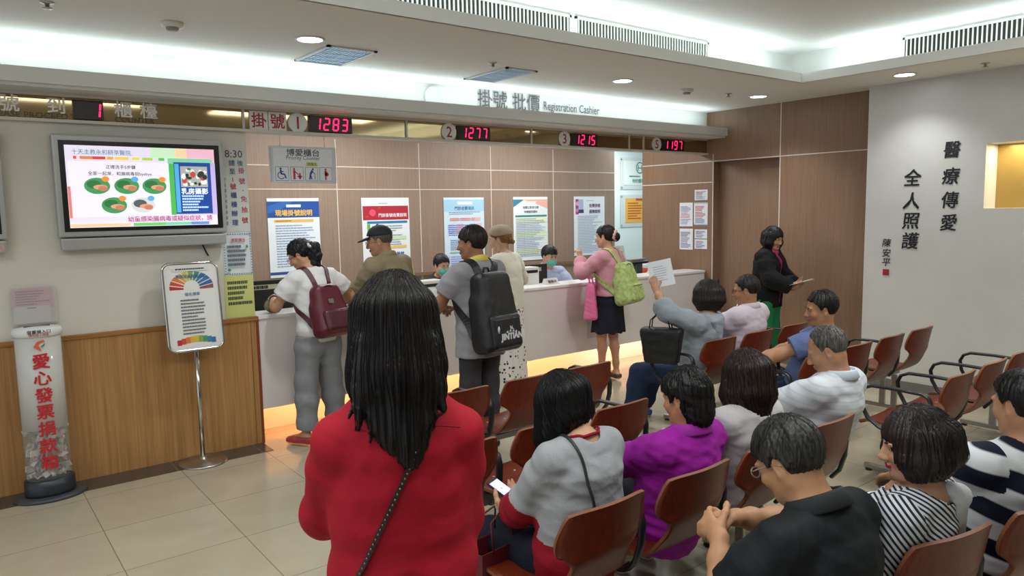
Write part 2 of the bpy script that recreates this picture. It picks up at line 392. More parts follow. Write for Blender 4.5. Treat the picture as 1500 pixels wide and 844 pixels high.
# ------------------------------------------------------------------ ceiling fittings
DLM = mat('downlight_glow', '#FFFFFF', .4, emit='#F4FAFF', estr=9); RIMM = mat('downlight_rim', '#D8D8D6', .4)
def downlight(x, y, z, label, power=9):
    e = empty('downlight', (x, y, z), 0, label, 'ceiling light', 'round recessed downlights')
    m = M(); m.lathe([(.095, 0), (.098, -.006), (.082, -.008), (.078, .0)], 32); m.build('rim', RIMM, e)
    m = M(); m.lathe([(.0, -.009), (.078, -.007), (.078, -.004), (0, -.004)], 32); m.build('lens', DLM, e)
    d = bpy.data.lights.new('downlight_lamp', 'SPOT'); d.energy = power*5; d.spot_size = radians(120); d.spot_blend = .8; d.shadow_soft_size = .08; d.color = (.95, .98, 1)
    o = bpy.data.objects.new('downlight_lamp', d); COL.objects.link(o); o.location = (x, y, z-.03)
downlight(1.989, 4.643, ZC, 'lit round downlight beside the louvred panel over the first counter')
downlight(4.361, 2.199, ZU, 'lit round downlight in the raised ceiling above the seats')
downlight(4.888, 4.639, ZC, 'lit round downlight between the louvred panels and the smoke detector')
downlight(6.80, 4.537, ZC, 'lit round downlight in the ceiling close to the brown wall')
downlight(6.809, 3.08, ZC, 'lit round downlight in front of the white calligraphy wall', 5)
TROF = mat('louver_glow', '#8FA3B5', .4, emit='#8FB0CC', estr=.42)
def troffer(x0, y0, x1, y1, label):
    e = empty('louver_light', ((x0+x1)/2, (y0+y1)/2, ZC), 0, label, 'ceiling panel', 'square louvred ceiling panels')
    w, h = (x1-x0)/2, (y1-y0)/2
    m = M()
    for a in ((-w, -h, w, -h+.025), (-w, h-.025, w, h), (-w, -h, -w+.025, h), (w-.025, -h, w, h)): m.box((a[0], a[1], -.012), (a[2], a[3], .0))
    m.build('frame', mat('panel_frame', '#C8CACB', .4), e)
    m = M(); m.box((-w+.025, -h+.025, -.003), (w-.025, h-.025, -.001)); m.build('diffuser', TROF, e)
    m = M(); n = 14
    for i in range(1, n):
        x = -w+2*w*i/n; m.box((x-.002, -h+.025, -.010), (x+.002, h-.025, -.003))
    for i in range(1, 5):
        y = -h+2*h*i/5; m.box((-w+.025, y-.002, -.010), (w-.025, y+.002, -.003))
    m.build('louver', mat('louver_blade', '#A9B4BE', .3, .6), e)
troffer(2.15, 4.73, 2.52, 5.32, 'square louvred panel in the ceiling near the corner of the first counter')
troffer(3.63, 4.69, 3.95, 5.29, 'square louvred panel in the ceiling over the registration lettering')
def smoke(x, y, label):
    e = empty('smoke_detector', (x, y, ZC), 0, label, 'smoke detector', 'white smoke detectors')
    m = M(); m.lathe([(.062, 0), (.062, -.022), (.05, -.03), (.0, -.03)], 28); m.build('housing', PLATE, e)
    m = M(); m.lathe([(.036, -.03), (.036, -.038), (.03, -.046), (0, -.046)], 24); m.build('sensor', mat('sensor_grey', '#8E8C88', .4), e)
smoke(1.168, 4.69, 'white smoke detector on the ceiling above the television'); smoke(5.788, 4.651, 'small white smoke detector on the ceiling towards the brown wall')
def sprink(x, y, label):
    e = empty('sprinkler', (x, y, ZC), 0, label, 'sprinkler', 'ceiling sprinkler heads')
    m = M(); m.lathe([(.035, 0), (.033, -.006), (.012, -.01), (.01, -.03), (0, -.03)], 20); m.build('body', STEEL, e)
    m = M(); m.lathe([(0, -.036), (.024, -.034), (.024, -.03), (0, -.03)], 16); m.build('deflector', STEEL, e)
sprink(3.448, 4.626, 'ceiling sprinkler head beside the panel over the registration lettering'); sprink(6.366, 4.592, 'ceiling sprinkler head between the smoke detector and the brown wall'); sprink(.539, 4.605, 'ceiling sprinkler head above the wall at the edge near the first television'); sprink(6.85, 2.46, 'ceiling sprinkler head in front of the calligraphy wall')
def vent(x0, x1, axis, label):
    """slatted air grille on the coffer wall; axis 0 along X on the far wall, 1 along Y on the side wall"""
    L = x1-x0; z0, z1 = ZC+.09, ZU-.035
    loc = ((x0+x1)/2, CY+D, 0) if axis == 0 else (CX+D, (x0+x1)/2, 0)
    e = empty('air_grille', loc, 0 if axis == 0 else -pi/2, label, 'air vent', 'slatted coffer air grilles')
    m = M(); f = .018
    for a in ((-L/2, z0, L/2, z0+f), (-L/2, z1-f, L/2, z1), (-L/2, z0, -L/2+f, z1), (L/2-f, z0, L/2, z1)): m.box((a[0], -.014, a[1]), (a[2], 0, a[3]))
    m.build('frame', mat('grille_frame', '#DADAD4', .5), e)
    m = M(); m.box((-L/2+f, -.003, z0+f), (L/2-f, 0, z1-f)); m.build('duct', mat('duct_dark', '#2A2824', .8), e)
    m = M(); n = int(L/.034)
    for i in range(1, n):
        x = -L/2+L*i/n; m.box((x-.0055, -.012, z0+f), (x+.0055, -.003, z1-f))
    m.build('slats', mat('grille_slat', '#CFCEC6', .5), e)
vent(1.9, 3.80, 0, 'slatted air grille on the coffer wall over the first two counters'); vent(3.84, 5.42, 0, 'slatted air grille on the coffer wall towards the bright corner')
vent(.9, 3.06, 1, 'slatted air grille on the coffer wall above the white calligraphy wall')
# ------------------------------------------------------------------ counter and the things on it
e = empty('reception_counter', (4.65, YS, 0), 0, 'long pale registration counter with a glowing recess along the floor', 'counter')
m = M(); ox = 4.65
m.box((1.9-ox, 0, .27), (7.42-ox, .03, .985)); m.box((1.9-ox, .03, .27), (7.42-ox, .36, .285))
m.build('front_panel', COUNTER, e)
m = M(); m.box((1.9-ox, -.012, .985), (7.42-ox, .30, 1.012), bev=.004); m.build('counter_top', mat('counter_top_white', '#E6E4E2', .25), e)
m = M(); m.box((1.9-ox, .36, 0), (7.42-ox, .39, 1.0)); m.build('kick_panel', mat('kick_panel_white', '#E2DCD6', .5), e)
e_ct = e
e = empty('office_worktop', (4.65, YS+.39, .70), 0, 'long white office worktop behind the registration counter', 'worktop')
m = M(); m.box((1.9-ox, .003, 0), (7.42-ox, .75, .03), bev=.004); m.build('top', PLATE, e)
for x in (2.0, 3.3, 4.65, 6.0, 7.3):
    m = M(); m.box((x-ox-.02, .60, -.70), (x-ox+.02, .70, 0)); m.build('leg', STEEL, e)
e = e_ct
m = M(); m.box((5.42-ox, -.002, .40), (5.56-ox, .0, .58)); m.build('access_plate', mat('access_plate', '#C3BAB6', .4), e)

FRX, FRY = (1, 0, 0), (0, 0, 1)
def poster(name, x0, z0, x1, z1, y, label, cat, group, fn, base='#E9EEF3', th=.004):
    w, h = x1-x0, z1-z0
    e = empty(name, ((x0+x1)/2, y, (z0+z1)/2), 0, label, cat, group)
    m = M(); m.box((-w/2, -th, -h/2), (w/2, 0, h/2)); m.build('sheet', mat('paper_'+base, base, .5), e)
    m = M(); mats = []
    def mi(c):
        mm = mat('print_'+c, c, .5)
        if mm not in mats: mats.append(mm)
        return mats.index(mm)
    class P_: pass
    p = P_(); p.lay = 0
    def R(a, b, c, d, col): # fractions from the top-left
        p.lay += 1; yy = -th-.0003*p.lay
        m.quad([(-w/2+a*w, yy, h/2-d*h), (-w/2+c*w, yy, h/2-d*h), (-w/2+c*w, yy, h/2-b*h), (-w/2+a*w, yy, h/2-b*h)], mi(col))
    def Pg(pts, col):
        p.lay += 1; yy = -th-.0003*p.lay
        m.quad([(-w/2+a*w, yy, h/2-b*h) for a, b in pts][::-1], mi(col))
    def El(cx, cy, rx, ry, col):
        Pg([(cx+rx*cos(t*pi/12), cy+ry*sin(t*pi/12)*w/h) for t in range(24)], col)
    def T(s, cx, cy, size, col, bold=.01, ax='CENTER', sx=1):
        p.lay += 1; m.text(s, size*h, (-w/2+cx*w, -th-.0003*p.lay, h/2-cy*h), mi=mi(col), bold=bold, ax=ax, sx=sx)
    def G(a, b, c, d, rows, col, seed=1, fill=.36):
        p.lay += 1; greek(m, (-w/2+a*w, -th-.0003*p.lay, h/2-d*h), FRX, FRY, (c-a)*w, (d-b)*h, rows, mi(col), seed, fill, 0)
    p.R, p.Pg, p.El, p.T, p.G = R, Pg, El, T, G
    fn(p)
    if m.v: m.build('print', mats, e)
    return e
def pos1(p):
    p.R(0, .04, 1, .245, '#1E4F9E'); p.Pg([(0, .10), (.3, .04), (.5, .04), (.2, .16), (0, .19)], '#2F68B5'); p.R(.36, .08, .64, .115, '#E9EEF3'); p.T('現場掛號說明', .5, .185, .082, '#F0C24A', .022)
    p.R(.12, .27, .88, .305, '#EDB75A'); p.G(.15, .275, .6, .3, 1, '#7A4A10', 3); p.G(.14, .33, .92, .88, 17, '#8CA3C6', 4, .42); p.R(0, .93, 1, .965, '#2A4E96')
def pos2(p):
    p.R(.02, .105, .98, .285, '#B3273A'); p.El(.22, .19, .065, .065, '#E8526F'); p.El(.36, .13, .03, .03, '#C2452A'); p.El(.1, .24, .04, .02, '#C2452A'); p.T('門診掛號收費說明', .64, .225, .052, '#F3E3E8', .02); p.G(.35, .06, .65, .085, 1, '#9AA3B8', 1)
    p.R(.1, .30, .95, .33, '#2F7FB0'); p.R(.1, .335, .16, .47, '#6DB24A'); p.G(.2, .35, .9, .62, 9, '#7B93AE', 6, .4); p.R(.2, .50, .92, .545, '#C4E2B8'); p.R(.2, .62, .92, .655, '#F2C169')
    p.T('免掛號', .74, .73, .055, '#2467B0', .02); p.R(.12, .79, .9, .82, '#3E86C6'); p.R(.05, .84, .45, .92, '#A9DCB0'); p.R(.05, .92, .95, 1, '#DDE08A'); p.G(.1, .85, .9, .98, 3, '#355C7A', 8)
def pos3(p):
    p.R(0, .03, 1, 1, '#CFE4F2'); p.R(0, .03, 1, .2, '#A9D2EC'); p.R(.33, .06, .7, .10, '#F2F7FA'); p.T('門診收費項目', .5, .155, .058, '#2B4C7C', .012); p.G(.12, .20, .92, .25, 2, '#4A6C98', 2)
    for i in range(3): p.R(.14+.27*i, .29, .36+.27*i, .34, '#E9B9B3')
    p.G(.14, .295, .9, .335, 2, '#B0433A', 5)
    for a, c in ((.09, '#B8C4EC'), (.30, '#E3B6C9'), (.62, '#B8C4EC'), (.78, '#E3B6C9')): p.R(a, .38, a+.15, .50, c)
    p.G(.1, .385, .9, .55, 6, '#4A4FA8', 6); p.G(.14, .60, .9, .76, 6, '#5A86B0', 7); p.R(.12, .78, .9, .80, '#8CC0A0'); p.R(.1, .83, .92, .97, '#C2D2F0'); p.G(.14, .84, .9, .96, 4, '#5B78B8', 9)
def pos4(p):
    p.Pg([(0, .04), (.32, .04), (0, .16)], '#3E86A8'); p.Pg([(.25, .04), (1, .04), (1, .19), (.75, .13)], '#EDB4A4'); p.R(.36, .07, .66, .105, '#F4E4E0'); p.T('各類公家身分證', .5, .165, .046, '#5A4A66', .014); p.T('申請證明資料', .5, .235, .046, '#5A4A66', .014)
    p.R(.05, .285, .97, .315, '#3B8C86')
    for k, c in ((.33, '#E6EEC6'), (.54, '#DCEBC0'), (.82, '#E6EEC6')): p.R(.05, k, .97, k+.08, c)
    for r in range(10): p.R(.05, .40+r*.055, .97, .402+r*.055, '#A9B7C4')
    p.R(.30, .33, .304, .95, '#A9B7C4'); p.G(.07, .33, .95, .94, 22, '#9AABC0', 4, .4)
def pos5(p):
    p.R(.05, .045, .15, .30, '#9C3F86'); p.R(.16, .05, .30, .22, '#A9B6D6'); p.R(.14, .22, .31, .28, '#3A3B5A'); p.El(.12, .12, .07, .05, '#D7A8C8'); p.El(.1, .23, .05, .045, '#D07FB0')
    p.T('免費掛號', .67, .155, .066, '#6A3A6E', .022); p.T('服務說明', .67, .255, .066, '#4A3A6E', .022); p.G(.4, .06, .8, .08, 1, '#8A90A8', 1); p.G(.12, .32, .92, .96, 24, '#93A6C4', 5, .42)
k = YB/6.72
def bp(x0, zt, x1, zb): return x0*k, 1.8+(zb-1.8)*k, x1*k, 1.8+(zt-1.8)*k
PG = 'posters on the office back wall'
for q, lab, fn, base in (((2.387, 1.942, 2.888, 1.206), 'white poster with a blue banner and yellow title on the office wall', pos1, '#E6EDF4'),
                         ((3.335, 1.942, 3.875, 1.155), 'white poster with a crimson banner on the office wall', pos2, '#E9EDF0'),
                         ((4.303, 1.940, 4.835, 1.183), 'pale blue fee table poster on the office wall', pos3, '#DCEBF4'),
                         ((5.254, 1.943, 5.775, 1.200), 'white poster with teal and salmon corners on the office wall', pos4, '#E6EEF2'),
                         ((6.205, 1.945, 6.735, 1.209), 'white text poster with a purple picture on the office wall', pos5, '#E4EBF4')):
    x0, z0, x1, z1 = bp(*q); poster('poster', x0, z0, x1, z1, YB-.005, lab, 'poster', PG, fn, base)
m = M(); m.box((4.2, YB-.03, 1.01), (8.04, YB, 1.05)); struct('trim_5', m, mat('rail_wood', '#7E5F48', .45))
# hanging sign for the first counter
e = poster('hanging_sign', 2.0595, 2.03, 2.6645, 2.345, 5.76, 'clear hanging priority counter sign with four pictograms', 'hanging sign', None, lambda p: None, '#CBD0D2', .006)
m = M(); mats = [mat('clear_acrylic', '#B9B4AE', .2, spec=.5), mat('sign_ink', '#3C3E44', .5), mat('sign_blue', '#2B3F8C', .5), mat('sign_red', '#C02F44', .5), mat('sign_white', '#DDE2E4', .4), mat('sign_yellow', '#DCE08C', .5)]
Y_ = -.0085
def Q(x0, z0, x1, z1, mi, y=Y_): m.quad([(x0, y, z0), (x1, y, z0), (x1, y, z1), (x0, y, z1)], mi)
def PL(pts, mi, y=Y_-.001): m.quad([(a, y, b) for a, b in pts], mi)
Q(-.29, -.145, -.285, .145, 0); Q(-.265, -.145, .265, .14, 4, -.0075)
m.text('博愛櫃台', .066, (0, Y_, .105), mi=1, bold=.01, sx=1.15); m.text('Priority Counter', .045, (0, Y_, .055), mi=1, sx=1.0)
for i, c in enumerate((2, 3, 2, 3)):
    cx = -.195+.132*i; Q(cx-.058, -.138, cx+.058, -.018, 1, -.0080); Q(cx-.055, -.135, cx+.055, -.021, 4)
Q(.02, -.012, .13, .028, 5); m.text('請讓座', .03, (.075, Y_-.001, .008), mi=1)
def blob(cx, cz, r, mi): PL([(cx+r*cos(t*pi/8), cz+r*sin(t*pi/8)) for t in range(16)], mi)
def bar(x0, z0, x1, z1, w, mi):
    d = nrm(V(x1-x0, z1-z0)); n_ = V(-d[1], d[0])*w/2
    PL([(x0-n_[0], z0-n_[1]), (x1-n_[0], z1-n_[1]), (x1+n_[0], z1+n_[1]), (x0+n_[0], z0+n_[1])], mi)
c = -.195; blob(c-.012, -.035, .009, 2); bar(c-.012, -.045, c-.008, -.082, .014, 2); bar(c-.008, -.08, c+.02, -.082, .012, 2); bar(c+.02, -.08, c+.034, -.118, .012, 2); bar(c-.01, -.06, c+.014, -.06, .008, 2)
for t in range(10):
    a0, a1 = radians(110+t*22), radians(132+t*22); bar(c-.008+.03*cos(a0), -.092+.03*sin(a0), c-.008+.03*cos(a1), -.092+.03*sin(a1), .007, 2)
c = -.063; blob(c-.025, -.036, .009, 3); bar(c-.025, -.046, c-.025, -.125, .02, 3); bar(c-.02, -.055, c+.012, -.085, .008, 3); blob(c+.024, -.078, .008, 3); bar(c+.024, -.086, c+.024, -.122, .02, 3); bar(c+.002, -.1, c+.046, -.1, .01, 3)
c = .069; blob(c+.012, -.036, .009, 2); bar(c+.008, -.046, c-.012, -.08, .018, 2); bar(c-.012, -.08, c-.02, -.125, .012, 2); bar(c-.012, -.08, c+.0, -.125, .010, 2); bar(c+.004, -.055, c+.028, -.075, .007, 2); bar(c+.028, -.075, c+.03, -.125, .005, 2)
c = .201; blob(c-.002, -.036, .009, 3); bar(c-.002, -.046, c-.002, -.09, .022, 3); blob(c+.008, -.078, .018, 3); bar(c-.002, -.09, c-.002, -.128, .013, 3)
m.build('pictograms', mats, e)
m = M()
for x in (-.2, .2): m.tube([(x, -.003, .15), (x, -.003, .265)], .003, 6)
m.build('hanger', STEEL, e); e.scale = (.929, .929, .929)

# side wall papers (on the brown wall beyond the counter)
def side_paper(y0, y1, z0, z1, label, cols, seed):
    w, h = abs(y1-y0), z1-z0
    e = empty('notice', (XB-.002, (y0+y1)/2, (z0+z1)/2), -pi/2, label, 'notice', 'notices on the brown side wall')
    m = M(); m.box((-w/2, -.003, -h/2), (w/2, 0, h/2)); m.build('sheet', mat('notice_white', '#DDE0E6', .5), e)
    m = M(); mats = [mat('print_'+c, c, .5) for c in cols]
    for i, c in enumerate(cols): greek(m, (-w*.4, -.0035-.0003*i, -h*.42+i*h*.8/len(cols)), FRX, FRY, w*.8, h*.75/len(cols), 4, i, seed+i)
    if seed == 3:
        for t in range(10):
            for s in (-1, 1): m.box((-w/2+t*w/10+.004, -.0036, s*(h/2-.008)-.005), (-w/2+t*w/10+.013, -.003, s*(h/2-.008)+.005), 0)
    m.build('print', mats, e)
side_paper(5.84, 5.645, 1.872, 2.0, 'small white notice topmost of the papers on the brown wall', ['#7A86A6', '#B0506A'], 1)
side_paper(6.073, 5.867, 1.548, 1.845, 'white notice in the upper row nearer the corridor on the brown wall', ['#8A93B8', '#C77A9A', '#8A93B8'], 2)
side_paper(5.849, 5.642, 1.567, 1.842, 'blue bordered notice with red lines on the brown wall', ['#4A78A8', '#C24A5A', '#C24A5A'], 3)
side_paper(6.071, 5.864, 1.256, 1.520, 'white table notice with a dark figure in the lower row on the brown wall', ['#6A78A8', '#8A88A8', '#5A6890'], 4)
side_paper(5.835, 5.646, 1.40, 1.512, 'small white notice above the lowest one on the brown wall', ['#8A88B0', '#5A6AA8'], 5)
side_paper(5.835, 5.646, 1.271, 1.39, 'small white notice lowest on the brown wall beside the table notice', ['#5A6AA8', '#A86A9A'], 6)
# framed sheets in the corridor
def frame_sheet(z0, z1, label, fn):
    e = empty('framed_certificate', (9.36, 8.598, (z0+z1)/2), 0, label, 'framed sheet', 'framed sheets in the corridor'); h = (z1-z0)/2
    m = M(); m.box((-.37, -.012, -h), (.37, -.004, h), bev=.002); m.build('acrylic_panel', mat('acrylic_panel', '#C4CCCC', .15), e)
    m = M()
    for sx in (-.345, .345):
        for sz in (-h+.03, h-.03): m.prism(ell(.03, .03, 14), (sx, -.02, sz), (1, 0, 0), (0, 0, 1), .02)
    m.build('standoff', STEEL, e); fn(e, h)
def f1(e, h):
    m = M(); m.box((-.29, -.016, -h+.07), (.29, -.012, h-.05)); m.build('sheet', mat('sheet_pale', '#D3DAD8', .5), e)
    m = M(); c = (0.10, -.018, .10); n = 26
    for t in range(n): 
        a0, a1 = 2*pi*t/n, 2*pi*(t+1)/n
        m.quad([(c[0]+r*cos(a), -.018, c[2]+r*sin(a)) for r, a in ((.08, a0), (.08, a1), (.1, a1), (.1, a0))])
    m.box((.045, -.019, .05), (.062, -.017, .15)); m.box((.138, -.019, .05), (.155, -.017, .15)); m.box((.045, -.019, .09), (.155, -.017, .106))
    m.text('特約醫院', .075, (.06, -.018, -.12), bold=.012); greek(m, (-.16, -.018, -.065), FRX, FRY, .4, .04, 1, 0, 3)
    m.build('emblem', mat('emblem_teal', '#2E7F78', .5), e)
def f2(e, h):
    m = M(); m.box((-.25, -.016, -h+.07), (.25, -.012, h-.06)); m.build('sheet', mat('sheet_gold', '#E0A94A', .5), e)
    m = M(); m.box((.0, -.018, h-.10), (.16, -.016, h-.06)); greek(m, (-.2, -.017, -.15), FRX, FRY, .4, .3, 7, 0, 3); m.build('print', mat('print_rust', '#B3552E', .5), e)
frame_sheet(2.10, 2.625, 'framed pale certificate with a teal emblem on the corridor wall', f1); frame_sheet(1.47, 2.01, 'framed golden certificate on the corridor wall below the pale one', f2)

# notices stuck on the end of the cream wall
def big_notice(p):
    p.T('8:30', .56, .06, .125, '#5A4A55', .008, sx=1.0)
    for ch, y in zip('後', (.17,)): p.T(ch, .77, y, .075, '#3A4A80', .012)
    for ch, y in zip('掛號', (.26, .385)): p.T(ch, .80, y, .078, '#B03346', .012)
    p.T('、', .82, .50, .06, '#3A4A80', .02)
    for ch, y in zip('免抽號', (.60, .73, .86)): p.T(ch, .83, y, .078, '#B03346', .012)
    for ch, y, c in zip('請至1號櫃檯辦理', (.17, .27, .365, .45, .555, .665, .775, .885), ('#3A4A80', '#3A4A80', '#B03346', '#B03346', '#3A4A80', '#3A4A80', '#3A4A80', '#3A4A80')): p.T(ch, .48, y, .075, c, .012)
    for i, ch in enumerate('不含當日現場保留號'): p.T(ch, .18, .37+.065*i, .044, '#56608A', .006)
poster('notice', 1.67, 1.668, 1.882, 2.29, YS+.015, 'tall white notice with red and blue characters beside the television', 'notice', None, big_notice, '#C9CCC6', .003)
def n2(p):
    for i in range(12):
        for yy in (.02, .96): p.R(i/12+.01, yy, i/12+.05, yy+.025, '#4A7EA8')
    for i in range(16):
        for xx in (.015, .945): p.R(xx, i/16+.01, xx+.04, i/16+.035, '#4A7EA8')
    p.T('博愛櫃台', .52, .17, .085, '#B04A52', .014); p.G(.12, .27, .88, .80, 5, '#55606E', 3, .55); p.El(.82, .33, .04, .06, '#3F9A6A'); p.El(.16, .87, .06, .05, '#3F9A6A')
poster('notice', 1.67, 1.342, 1.882, 1.662, YS+.015, 'white notice with a dashed blue border under the tall notice', 'notice', None, n2, '#D6DCDF', .003)
poster('notice', 1.665, 1.016, 1.882, 1.335, YS+.015, 'yellow green notice just above the oak capping near the counter', 'notice', None, lambda p: p.G(.1, .1, .95, .72, 5, '#3E4A33', 5, .6), '#C9CE7E', .003)

# ------------------------------------------------------------------ televisions on the cream wall
def television(xc, zc, label, screen):
    e = empty('television', (xc, YS+.015, zc), 0, label, 'television', 'wall televisions'); W, H_ = .535, .315
    SIL = mat('tv_silver', '#A9ABA8', .35, .35)
    m = M(); m.box((-W, -.10, -H_), (W, -.02, H_+.04), bev=.012); m.box((-.35, -.02, -.25), (.35, 0, .25)); m.build('cabinet', SIL, e)
    m = M(); m.box((-W+.01, -.10, -H_-.085), (W-.01, -.02, -H_-.008), bev=.01); m.build('speaker_bar', SIL, e)
    m = M(); m.box((-W+.035, -.104, -H_+.035), (W-.03, -.098, H_-.0)); m.build('bezel', mat('tv_bezel', '#101214', .25), e)
    screen(e)
    return e
def scr(name, c, s=1.0): return mat('screen_'+name, c, .4, emit=c, estr=s)
def tv_screen(e):
    m = M(); y = -.1045; x0, x1, z0, z1 = -.468, .468, -.255, .285
    mats = []
    def mi(c):
        mm = scr(c, c, .50)
        if mm not in mats: mats.append(mm)
        return mats.index(mm)
    lay = [0]
    def R(a, b, c, d, col): lay[0] += 1; yy = y-.0002*lay[0]; X = lambda t: x0+t*(x1-x0); Z = lambda t: z1-t*(z1-z0); m.quad([(X(a), yy, Z(d)), (X(c), yy, Z(d)), (X(c), yy, Z(b)), (X(a), yy, Z(b))], mi(col))
    def E_(cx, cy, rx, ry, col): lay[0] += 1; yy = y-.0002*lay[0]; m.quad([(x0+(cx+rx*cos(t*pi/14))*(x1-x0), yy, z1-(cy+ry*sin(t*pi/14))*(z1-z0)) for t in range(28)][::-1], mi(col))
    def T(s, cx, cy, size, col, bold=.012, sx=1): lay[0] += 1; m.text(s, size*(z1-z0), (x0+cx*(x1-x0), y-.0002*lay[0], z1-cy*(z1-z0)), mi=mi(col), bold=bold, sx=sx)
    R(0, 0, 1, 1, '#D9D3E6'); R(.55, 0, .78, .13, '#BFE0BC'); R(.72, 0, .88, .16, '#E8C9A0'); R(.80, 0, 1, .18, '#E3AFC2')
    T('十天主教永和耕莘醫院', .23, .075, .062, '#3F6F86', .004, 1.05); R(.05, .105, .43, .108, '#6A93A5')
    for a, b, c in ((.05, .07, '#D2563A'), (.09, .17, '#D97A45'), (.17, .25, '#C8432E'), (.26, .30, '#E0A23A'), (.31, .40, '#E6C44A'), (.42, .47, '#D9CF55'), (.49, .56, '#A9C945'), (.60, .64, '#5FB552')): R(a, .13, b, .165, c)
    R(.02, .2, .665, .86, '#E6E1EE')
    T('正確洗手5步驟', .345, .255, .052, '#2E2B33', .01); T('全家一起來，和腸病毒說byebye', .34, .34, .052, '#2E2B33', .008)
    for cx, cy, nb in ((.185, .49, '#E28A3A'), (.375, .49, '#5BA7D6'), (.56, .49, '#E28A3A'), (.285, .73, '#E28A3A'), (.475, .73, '#5BA7D6')):
        E_(cx, cy, .082, .10, '#3F9155' if cx != .475 else '#C9CFD2'); E_(cx-.02, cy-.02, .045, .05, '#2C6E3C' if cx != .475 else '#54585C'); E_(cx+.02, cy+.015, .045, .03, '#D79A78'); E_(cx+.035, cy+.03, .03, .03, '#C2785C'); E_(cx+.055, cy-.085, .024, .034, nb)
    R(.665, .15, .70, .86, '#48B14E'); R(.66, .13, .98, .2, '#7CC6A0'); R(.945, .18, 1, .86, '#B6A6D6')
    R(.70, .18, .965, .85, '#173E8F'); R(.705, .20, .735, .83, '#4FA5D8'); R(.745, .23, .94, .50, '#9FA6A2')
    rnd = random.Random(4)
    for i in range(26): E_(rnd.uniform(.76, .92), rnd.uniform(.26, .47), rnd.uniform(.01, .022), rnd.uniform(.015, .04), rnd.choice(['#E9E9E4', '#2B2E2C', '#5C6A5C', '#C9B8A8', '#B5463A', '#D9D5CC', '#33383A']))
    T('乳房攝影', .84, .555, .085, '#E9F1F8', .02); greek(m, (x0+.745*(x1-x0), y-.0002*(lay[0]+2), z1-.82*(z1-z0)), FRX, FRY, .19*(x1-x0), .22*(z1-z0), 6, mi('#BBD8EE'), 5, .6, 0); lay[0] += 4
    R(0, .5, .018, .88, '#D77A72'); R(0, .955, .38, .99, '#E9C493'); R(.4, .955, .62, .99, '#6CC05C'); R(.62, .955, .8, .99, '#6FC6A0'); R(.8, .955, .93, .99, '#5B86C8')
    T('幼童感染腸病毒或疑似症狀，請', .66, .905, .072, '#A63A6E', .014, 1.02)
    m.build('screen', mats, e)
television(1.148, 1.955+.03, 'silver wall television showing hand washing steps on a bright screen', tv_screen)
def tv_screen2(e):
    m = M(); m.box((-.468, -.1055, -.255), (.468, -.1045, .285)); m.build('screen', mat('screen_dim', '#2A2024', .3, emit='#5A4048', estr=.4), e)
    m = M(); m.text('3', .055, (.5, -.1015, -.365), bold=.02); m.build('tag', mat('tag_pink', '#D79A94', .5), e)
television(-.196, 1.955+.03, 'silver wall television cut by the picture edge, only its side showing', tv_screen2)
m = M(); m.tube([(1.50, YS-.02, 1.62), (1.53, YS-.01, 1.56), (1.548, YS+.0, 1.52), (1.56, YS+.005, 1.50)], .006, 8, 0); tag(m.build('power_cable', BLACK), 'short black cable hanging from the television beside the notice', 'cable')

# ------------------------------------------------------------------ chrome display stand and donation box
CHROME = mat('chrome', '#C9C7C2', .12, 1)
e = empty('display_stand', (1.392, 5.516, 0), 0, 'chrome display stand with a rainbow pencil notice before the oak panelling', 'display stand')
m = M(); m.lathe([(.168, 0), (.172, .006), (.165, .014), (.05, .024), (.03, .034), (.022, .05), (0, .05)], 40); m.build('base', STEEL, e)
m = M(); m.tube([(0, 0, .04), (0, 0, .87)], .016, 16); m.build('pole', CHROME, e)
T_ = Matrix.Rotation(radians(-7), 3, 'X')
def bd(p): q = T_ @ Vector((p[0], p[1], p[2])); return (q.x, q.y, q.z+1.15)
w2, h2 = .185, .31
m = M(); ring = [bd((a, 0, b)) for a, b in rrect(2*w2, 2*h2, .05, 6)]; m.tube(ring, .011, 10, closed=True); m.build('frame', CHROME, e)
m = M(); m.box((-w2+.008, -.006, -h2+.008), (w2-.008, .006, h2-.008), rot=T_, org=(0, 0, 1.15)); m.build('board', mat('board_white', '#D8D8D4', .4), e)
m = M(); mats = []
def mi(c):
    mm = mat('print_'+c, c, .5)
    if mm not in mats: mats.append(mm)
    return mats.index(mm)
L_ = [0]
def bq(pts, c): L_[0] += 1; m.quad([bd((a, -.0065-.0002*L_[0], b)) for a, b in pts], mi(c))
bq(rect(-.155, -.285, .155, .27), '#DDDDD8')
cols = ['#B02A2A', '#C8452A', '#D9772E', '#DFA23A', '#C9B83A', '#7FA04A', '#4A8A6A', '#3A7AA0', '#2E6FA8', '#3A5A90', '#8A4A4A']
for i, c in enumerate(cols):
    a = radians(180-i*18); bq([(0+.055*cos(a-.1), .13+.06*sin(a-.1)), (.15*cos(a-.13), .14+.115*sin(a-.13)), (.15*cos(a+.13), .14+.115*sin(a+.13)), (.055*cos(a+.1), .13+.06*sin(a+.1))], c)
for i, c in enumerate(cols[:9]): bq(rect(-.13+i*.029, -.272+.02*sin(pi*(i+.5)/9), -.13+(i+1)*.029, -.235+.026*sin(pi*(i+.5)/9)), c)
bq(rect(-.12, .255, .12, .285), '#D8D8D4')
up_ = np.array(T_ @ Vector((0, 0, 1))); L_[0] += 1
o_ = lambda a, b: bd((a, -.0065-.0002*L_[0], b))
m.text('寒假兒童彩繪活動', .026, o_(0, .218), FRX, up_, mi=mi('#2E6A9A'), bold=.012); m.text('報名簡章', .026, o_(0, .09), FRX, up_, mi=mi('#5A7AB0'), bold=.012)
greek(m, o_(-.085, -.20), FRX, up_, .19, .26, 11, mi('#5C6066'), 3, .4, 0); greek(m, o_(-.10, .263), FRX, up_, .2, .014, 1, mi('#33363A'), 2, .8, 0)
m.build('notice_print', mats, e)
